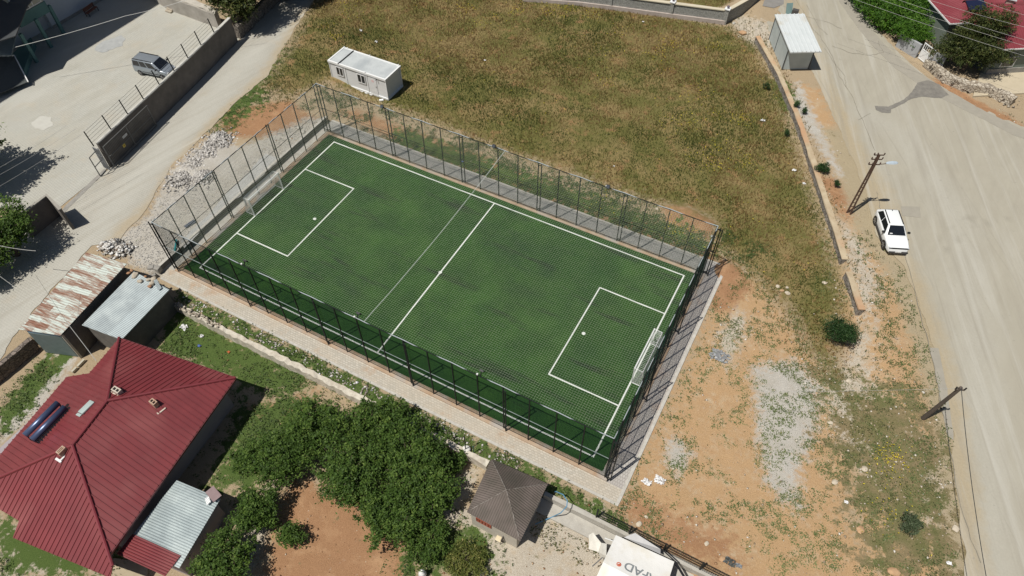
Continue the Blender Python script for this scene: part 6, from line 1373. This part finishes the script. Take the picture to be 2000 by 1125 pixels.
# ================================================================ GRASS, WEEDS, STONES
def scatter(n, box):
    x = RNG.uniform(box[0], box[1], n); y = RNG.uniform(box[2], box[3], n); return x, y
def inframe(x, y, z, pad=40):
    d = np.stack([x-CAM[0], y-CAM[1], z-CAM[2]], 1); w_ = d @ FW; u = 1000+FPX*(d @ RT2)/w_; v = 562.5-FPX*(d @ UP2)/w_
    return (w_ > 0) & (u > -pad) & (u < 2000+pad) & (v > -pad) & (v < 1125+pad)
def solid(x, y):
    m = np.zeros(x.shape, bool)
    for a, b, c_, d_ in ((-20.9, 20.9, -11.65, 11.95), (-24.4, -16.9, 17.1, 20.1), (-25.5, -16.0, -21.5, -12.6), (-17.5, -6.5, -33, -17.3), (-5, -1, -29.5, -24), (12.7, 16.3, -17.3, -13.4), (15, 36, -14.4, -12.7), (21.3, 25.5, -18.5, -13.5)): m |= (x > a) & (x < b) & (y > c_) & (y < d_)
    for pp in (road_poly+R2, lane_poly):
        lo = np.array(pp).min(0); m |= sdpoly(pp, x, y) < .15
    return m
x, y = scatter(420000, (-40, 32, -2, 60)); k = mask('grass', x, y); s = (RNG.random(len(x)) < k*(.35+.9*fbm(x, y, 2.5, 3))) & ~solid(x, y) & (k > .05); x, y = x[s], y[s]; z = H(x, y)-.02; s = inframe(x, y, z); x, y, z = x[s], y[s], z[s]
print('grass blades', len(x))
drift = fbm(x, y, 8, 12)*.6+fbm(x, y, 2.2, 15)*.4+.12*((y < 26) & (x < 16)); drift = (drift-drift.mean())/drift.std()
r = np.clip(.52-.25*drift+.15*RNG.normal(size=len(x)), 0, 1)
V, F_, r_ = blades(np.stack([x, y, z], 1), len(x), .10, .34, .075, .9, r)
GM = leafmat('meadow_blades', (.045, .070, .015), (.130, .140, .038), (.26, .185, .080), (.37, .28, .14), .2)
_e = [n for n in GM.node_tree.nodes if n.type == 'VALTORGB'][0].color_ramp.elements.new(.68); _e.color = (.19, .105, .043, 1)
tag(npmesh('meadow_grass', V, F_, GM, 3, r_), 'dry olive and straw coloured grass covering the meadow', 'grass', kind='stuff')
# yellow flowers in drifts
cl = [P(*q) for q in ((1300, 90), (1310, 85), (1365, 98), (1395, 92), (1280, 110), (1150, 32), (1068, 18), (1385, 320), (1375, 312), (1395, 325), (1340, 240), (1230, 5), (1450, 235), (1185, 165), (1305, 248), (670, 10), (640, 60), (655, 75), (700, 0), (910, 20), (960, 40), (1010, 20), (1360, 190), (1415, 280), (1455, 318), (1400, 230), (1080, 30), (1110, 20), (940, 50), (1208, 68), (680, 25), (1300, 130), (1180, 108), (1740, 910), (1735, 895), (1330, 462), (1325, 455), (1198, 400), (1725, 1015))]
pos = []
for cx2, cy2 in cl:
    n = random.randint(25, 90); s_ = random.uniform(.4, 1.1)
    for i in range(n): pos.append((cx2+random.gauss(0, s_), cy2+random.gauss(0, s_)))
x = np.array([q[0] for q in pos]+list(RNG.uniform(-25, 28, 900))); y = np.array([q[1] for q in pos]+list(RNG.uniform(12, 50, 900)))
s = (~solid(x, y)); s[len(pos):] &= mask('grass', x[len(pos):], y[len(pos):]) > .6; x, y = x[s], y[s]
V, F_, r_ = leaves(np.stack([x, y, H(x, y)+.27+.1*RNG.random(len(x))], 1), .05, 1.5)
tag(npmesh('yellow_flowers', V, F_, leafmat('petal_yellow', (.42, .33, .01), (.58, .46, .02), (.66, .55, .03), None, .1), 4, r_), 'small yellow wildflowers scattered in drifts through the meadow', 'flowers', kind='stuff')
# weeds: low leaf rosettes on bare soil, and thick green growth
def weeds(name, label, n, box, prob, m, leaf, spread_, k_, flat=1.2, up=.07):
    x, y = scatter(n, box); s = (RNG.random(n) < prob(x, y)) & ~solid(x, y); x, y = x[s], y[s]; z = H(x, y); s = inframe(x, y, z); x, y, z = x[s], y[s], z[s]
    c_ = np.repeat(np.stack([x, y, z], 1), k_, 0); c_ += RNG.normal(size=c_.shape)*np.array([spread_, spread_, up*.5]); c_[:, 2] = np.maximum(c_[:, 2], np.repeat(z, k_)+.01)+up*RNG.random(len(c_))
    rr = np.clip(np.repeat(RNG.random(len(x)), k_)*.6+RNG.random(len(c_))*.4, 0, 1)
    V, F_, r_ = leaves(c_, leaf, flat, rr); print(name, len(x))
    return tag(npmesh(name, V, F_, m, 4, r_), label, 'weeds', kind='stuff')
WM = leafmat('weed_leaf', (.03, .055, .014), (.065, .105, .028), (.12, .155, .05), (.20, .19, .08), .2)
patch = lambda x, y, a, b, s_=1.6, o=20: sstep((fbm(x, y, s_, o)-a)/(b-a))
weeds('lot_weeds', 'low green weeds growing in patches on the sandy lot and rubble', 30000, (18, 45, -16, 20), lambda x, y: mask('sand', x, y)*patch(x, y, .44, .62, 1.3)*.8+mask('gravel', x, y)*patch(x, y, .52, .7, .9, 33)*.5, leafmat('lot_leaf', (.06, .09, .028), (.12, .165, .055), (.20, .22, .09), (.30, .26, .13), .2), .05, .11, 8)
weeds('garden_weeds', 'thick green weeds and grass in the gardens and along the walls', 60000, (-40, 30, -34, 24), lambda x, y: mask('green', x, y)*(.25+patch(x, y, .38, .6, 2.2, 24)), WM, .065, .14, 8, .8, .12)
weeds('scrub_weeds', 'grey green and brown scrub plants covering the rubble strip beside the road', 34000, (8, 46, -16, 56), lambda x, y: (np.maximum(mask('pale', x, y)*.55, mask('scrub', x, y)*.9)*patch(x, y, .42, .62, 1.4, 27)+mask('green', x, y)*.35)*(x > 8), leafmat('scrub_leaf', (.06, .075, .026), (.135, .14, .058), (.23, .20, .095), (.34, .27, .15), .2), .06, .13, 8, .8, .12)
weeds('far_side_weeds', 'weeds and dry plants along the outer side of the cage by the meadow', 9000, (-24, 24, 11, 16), lambda x, y: .75*patch(x, y, .45, .62, 1.3, 29), WM, .06, .13, 8, .8, .1)
x, y = scatter(60000, (-30, 46, -34, 56)); k = np.maximum(mask('green', x, y)*.5, mask('sand', x, y)*.2*patch(x, y, .5, .7, 2, 51)); k = np.maximum(k, np.maximum(mask('pale', x, y)*.4, mask('scrub', x, y))*(x > 26)); s = (RNG.random(len(x)) < k) & ~solid(x, y); x, y = x[s], y[s]
V, F_, r_ = blades(np.stack([x, y, H(x, y)], 1), len(x), .10, .32, .06, .8); tag(npmesh('straw_tufts', V, F_, leafmat('straw', (.07, .085, .025), (.17, .15, .06), (.30, .24, .12), (.42, .34, .20), .2), 3, r_), 'dry straw tufts among the weeds of the lots and gardens', 'grass', kind='stuff')
# stones and rubble
def stuffstones(name, label, pos, size, m, flat=.6):
    V, F_, r_ = stones(np.array(pos), size, flat); return tag(npmesh(name, V, F_, m, 3, r_), label, 'rubble', kind='stuff')
def rubmat(name, a, b, c_=None, d_=None):
    return leafmat(name, a, b, c_ or b, d_, 0.0)
x, y = scatter(22000, (8, 46, -16, 56)); k = mask('pale', x, y)*.6+mask('scrub', x, y)*.45+mask('sand', x, y)*.12+mask('dirt', x, y)*.2+mask('gravel', x, y)*.1; s = (RNG.random(len(x)) < k) & ~solid(x, y); x, y = x[s], y[s]
stuffstones('scattered_stones', 'pale stones and gravel scattered over the sandy lot and roadside', np.stack([x, y, H(x, y)+.01], 1), .035+.09*RNG.random(len(x))**3, rubmat('stone_bits', (.26, .19, .13), (.44, .37, .28), (.58, .53, .45), (.66, .62, .55)))
x, y = scatter(9000, (-24, 28, -32, 16)); k = (mask('dirt', x, y)*.5+mask('pale', x, y)*.5+mask('green', x, y)*.06); s = (RNG.random(len(x)) < k) & ~solid(x, y); x, y = x[s], y[s]
stuffstones('soil_clods', 'clods of red soil and small stones in the gardens and along the cage', np.stack([x, y, H(x, y)+.01], 1), .03+.07*RNG.random(len(x))**2, rubmat('clods', (.20, .10, .05), (.34, .19, .10), (.46, .34, .22), (.60, .52, .42)))
cen = [(430, 285, 1.7), (385, 325, 1.8), (355, 350, 1.3), (410, 305, 1.7), (395, 345, 1.2), (425, 270, .8)]; pos = []
for u, v, s_ in cen:
    q = P(u, v); n = 560
    for i in range(n): dx_, dy_ = random.gauss(0, s_*.5), random.gauss(0, s_*.55); pos.append((q[0]+dx_, q[1]+dy_, .6+.38*math.exp(-(dx_**2+dy_**2)/(s_*s_*.5))+.02))
stuffstones('grey_rubble_heap', 'spread heap of broken grey concrete rubble beside the lane and gravel yard', pos, .05+.15*RNG.random(len(pos))**2, rubmat('grey_rubble', (.26, .245, .225), (.42, .40, .37), (.52, .50, .47), (.62, .60, .57)))
pos = []
for u, v, s_ in ((215, 485, .7), (240, 490, .8), (228, 478, .5), (205, 482, .4)):
    q = P(u, v)
    for i in range(170): dx_, dy_ = random.gauss(0, s_*.5), random.gauss(0, s_*.5); pos.append((q[0]+dx_, q[1]+dy_, .6+.5*math.exp(-(dx_**2+dy_**2)/(s_*s_*.6))+.02))
stuffstones('debris_pile', 'pile of white plaster debris and rubbish behind the rusty roofed shed', pos, .06+.16*RNG.random(len(pos))**2, rubmat('debris', (.16, .12, .09), (.52, .50, .46), (.70, .69, .67), (.76, .76, .75)), .5)
x, y = scatter(26000, (-32, -20, -13, 12)); k = mask('gravel', x, y); s = (RNG.random(len(x)) < k*.8) & (x < -20.8) & ~solid(x, y); x, y = x[s], y[s]
stuffstones('yard_gravel', 'grey gravel stones of the yard beside the pitch', np.stack([x, y, H(x, y)], 1), .02+.035*RNG.random(len(x)), rubmat('gravel_bits', (.22, .21, .20), (.36, .35, .33), (.48, .47, .44), (.6, .59, .56)))
# concrete slab in the gravel yard with a drain grate
tag(sheet('gravel_yard_slab', [P(*q) for q in ((352, 470), (405, 420), (470, 352), (520, 300), (548, 310), (480, 372), (392, 452), (360, 485))], .02, mat('slab_grey', (.42, .42, .405), .9, (.33, .33, .315), 1.3, .6, .3, 14), jag=.3, step=.4, z=.6), kind='structure')
gq = P(372, 438); MB().box((0, 0, .03), (1.05, .42, .05), Matrix.Translation((gq[0], gq[1], .62)) @ Matrix.Rotation(rad(78), 4, 'Z')).build('drain_grate', mat('grate_blue', (.06, .07, .095), .5, (.10, .11, .14), 12, .8))
tag(bpy.data.objects['drain_grate'], 'dark rectangular drain grate lying on the pale slab in the gravel yard', 'grate')
gq = P(345, 482); tag(MB().tube([(gq[0]-.45, gq[1]+.5, .75), (gq[0]+.1, gq[1]-.1, .85), (gq[0]+.35, gq[1]-.5, .75)], .09, 8).build('turquoise_tube', mat('turquoise', (.05, .36, .38), .4)), 'short turquoise plastic tube leaning on the low wall at the gravel yard corner', 'tube')
# ---- single rocks, litter
M_ROCK = mat('cream_rock', (.56, .50, .40), .95, (.40, .33, .24), 2, .7, .4, 10); M_ROCKO = mat('orange_rock', (.50, .33, .19), .95, (.40, .24, .13), 2, .7, .4, 10)
rk = [(1519, 560, .24, 'pale boulder in the loose group of four on the dry grass, the left one'), (1537, 562, .22, 'pale boulder in the loose group of four on the dry grass, the right one'), (1538, 573, .26, 'pale boulder in the loose group of four on the dry grass, the lowest one'), (1527, 568, .22, 'orange tinted boulder in the middle of the group of four on the dry grass'), (1610, 553, .26, 'lone pale stone on the dry grass left of the broken wall'),
      (1248, 1024, .26, 'cream stone on the red soil just above the tent and mesh fence'), (1380, 1062, .2, 'round cream stone in the red soil right of the tent'), (1622, 838, .0, ''), (1688, 916, .26, 'flat cream boulder in the scrub strip, below the yellow flowering weeds'), (1680, 1035, .3, 'reddish cream boulder at the edge of the scrub above the bottom track'), (1745, 1118, .5, 'large flat orange cream boulder at the bottom edge in the scrub'), (1630, 942, .26, 'white stone at the left edge of the scrub strip'), (1621, 826, .26, 'cream block at the left edge of the scrub, beside the gravel patch'), (1283, 408, .2, 'white lump on the dirt behind the cage near the red soil mound'), (1262, 1010, .16, 'small stone beside the cream stone on the red soil'), (1410, 1092, .3, 'orange boulder set in the soil by the dark rubbish heap'), (1866, 1033, .34, 'pale flat slab lying on the road edge at the lower right'), (1450, 65, .55, 'large orange tinted boulder by the corner of the villa wall'), (1433, 46, .3, 'grey stone at the foot of the villa wall corner'), (585, 250, .32, 'grey concrete lump on the soil behind the corner of the cage'), (592, 258, .3, 'second grey lump behind the cage corner, nearer the wall'), (1658, 745, .34, 'flat pale rock in the bare patch below the dark roadside bush')]
for i, (u, v, r, lab) in enumerate(rk):
    if r: q = P3(u, v); rocklump('boulder', (q.x, q.y, q.z+r*.18), r*.85, lab, 'rock', None, M_ROCKO if 'orange' in lab or 'reddish' in lab else (M_CONC if 'grey' in lab else M_ROCK), .42, i)
def crumple(name, u, v, r, m, label, cat, zs=.25, n=16, sd=1, dz=.03):
    rs = np.random.default_rng(sd); q = P3(u, v); mb = MB()
    for i in range(n+1):
        for j in range(n+1):
            a = (i/n-.5)*2; b_ = (j/n-.5)*2; rr = 1-.35*rs.random()*(max(abs(a), abs(b_)) > .9)
            mb.v.append((q.x+a*r*rr*(1+.25*rs.normal()*.5), q.y+b_*r*.7*rr*(1+.25*rs.normal()*.5), q.z+dz+abs(rs.normal())*zs*(1-.6*max(abs(a), abs(b_)))*.6))
    for i in range(n):
        for j in range(n):
            if rs.random() < .9: k_ = i*(n+1)+j; mb.f.append((k_, k_+n+1, k_+n+2, k_+1))
    return tag(thickened(mb, .01).build(name, m), label, cat)
crumple('plastic_sheet', 1406, 697, .75, mat('grey_plastic', (.34, .35, .36), .45, (.22, .23, .24), 5, .7), 'crumpled grey plastic sheet lying on the sandy lot beside the gravel patch', 'plastic sheet', .35, 14, 3)
crumple('plastic_sheet', 1288, 939, .40, mat('white_plastic', (.78, .78, .78), .5), 'crumpled white plastic sheet on the lot near the cage corner, the right hand piece', 'plastic sheet', .3, 10, 4); crumple('plastic_sheet', 1263, 942, .34, MATS['white_plastic'], 'crumpled white plastic sheet on the lot near the cage corner, the left hand piece', 'plastic sheet', .3, 9, 5)
crumple('rubbish_heap', 1425, 1098, .40, mat('dark_rubbish', (.05, .055, .06), .6, (.10, .11, .10), 6, .8), 'dark crumpled rubbish on the soil right of the tent fence', 'rubbish', .3, 9, 6); crumple('rubbish_heap', 1442, 1106, .22, mat('grey_bag', (.26, .28, .30), .5), 'grey plastic bag beside the dark rubbish', 'bag', .3, 7, 7)
M_LIT = MATS['white_plastic']
lit = [(947, 118, .14, 'crumpled white bag lying alone in the upper middle of the meadow'), (1256, 43, .14, 'white bag in the meadow below the villa wall'), (705, 60, .20, 'white litter on the bare spot above the white cabin'), (735, 82, .2, 'white litter directly above the white cabin roof'), (1489, 236, .26, 'long white scrap beside the meadow wall'), (1551, 333, .2, 'white litter in the grass left of the small dark bush'), (1570, 359, .16, 'white litter below the small dark bush, meadow side'), (1347, 851, .09, ''), (1393, 463, .2, 'white litter by the far right corner of the cage'), (1199, 325, .1, 'small white scrap in the meadow over the cage rim'), (394, 657, .22, 'white scrap on the garden grass below the whitewashed wall'), (360, 640, .34, 'round pale lid on the garden grass near the end of the whitewashed wall'), (1407, 1100, .1, ''), (1854, 1100, .18, 'white packet on the road verge near the bottom edge'), (1652, 981, .16, 'crumpled white litter at the left side of the scrub'), (903, 316, .15, 'blue bag behind the cage mesh on the weeds'), (447, 688, .15, 'orange scrap on the garden grass between the red roof and the whitewashed wall'), (390, 676, .18, 'blue cloth scrap on the garden grass near the round lid'), (975, 1119, .0, '')]
for i, (u, v, r, lab) in enumerate(lit):
    if lab: crumple('litter', u, v, r, mat('blue_litter', (.10, .16, .42), .5) if lab.startswith('blue') else mat('orange_litter', (.55, .16, .06), .5) if lab.startswith('orange') else M_LIT, lab, 'litter', r*.9, 5, 100+i)
# rubbish along the walkway strip
x = RNG.uniform(-17, 14, 900); y = -12.2+.32*RNG.normal(size=900); s = (y > -12.75) & (y < -11.7) & (RNG.random(900) < .25+patch(x, y*0, .45, .6, 2.5, 61)); x, y = x[s], y[s]
stuffstones('strip_rubbish', 'stones and scraps of rubbish littering the weedy strip below the walkway', np.stack([x, y, H(x, y)+.02], 1), .04+.10*RNG.random(len(x))**2, rubmat('rubbish_bits', (.18, .14, .12), (.46, .42, .36), (.62, .60, .57), (.70, .70, .72)), .5)
sn = thing('garden_statue', 'small white plaster figure standing at the bottom edge beside the dark shrub', 'ornament', (*at(824, 1118, .1), -.6)); q = at(824, 1118, .1)
MB().tube([(q[0], q[1], -.6), (q[0], q[1], -.2), (q[0], q[1], .1), (q[0], q[1], .25), (q[0], q[1], .4)], [.2, .26, .2, .1, .02], 12).build('body', M_WPAINT, sn); MB().tube([(q[0]+.05, q[1], .3), (q[0]+.05, q[1], .42), (q[0]+.05, q[1], .58)], [.05, .13, .03], 10).build('head', M_WPAINT, sn)
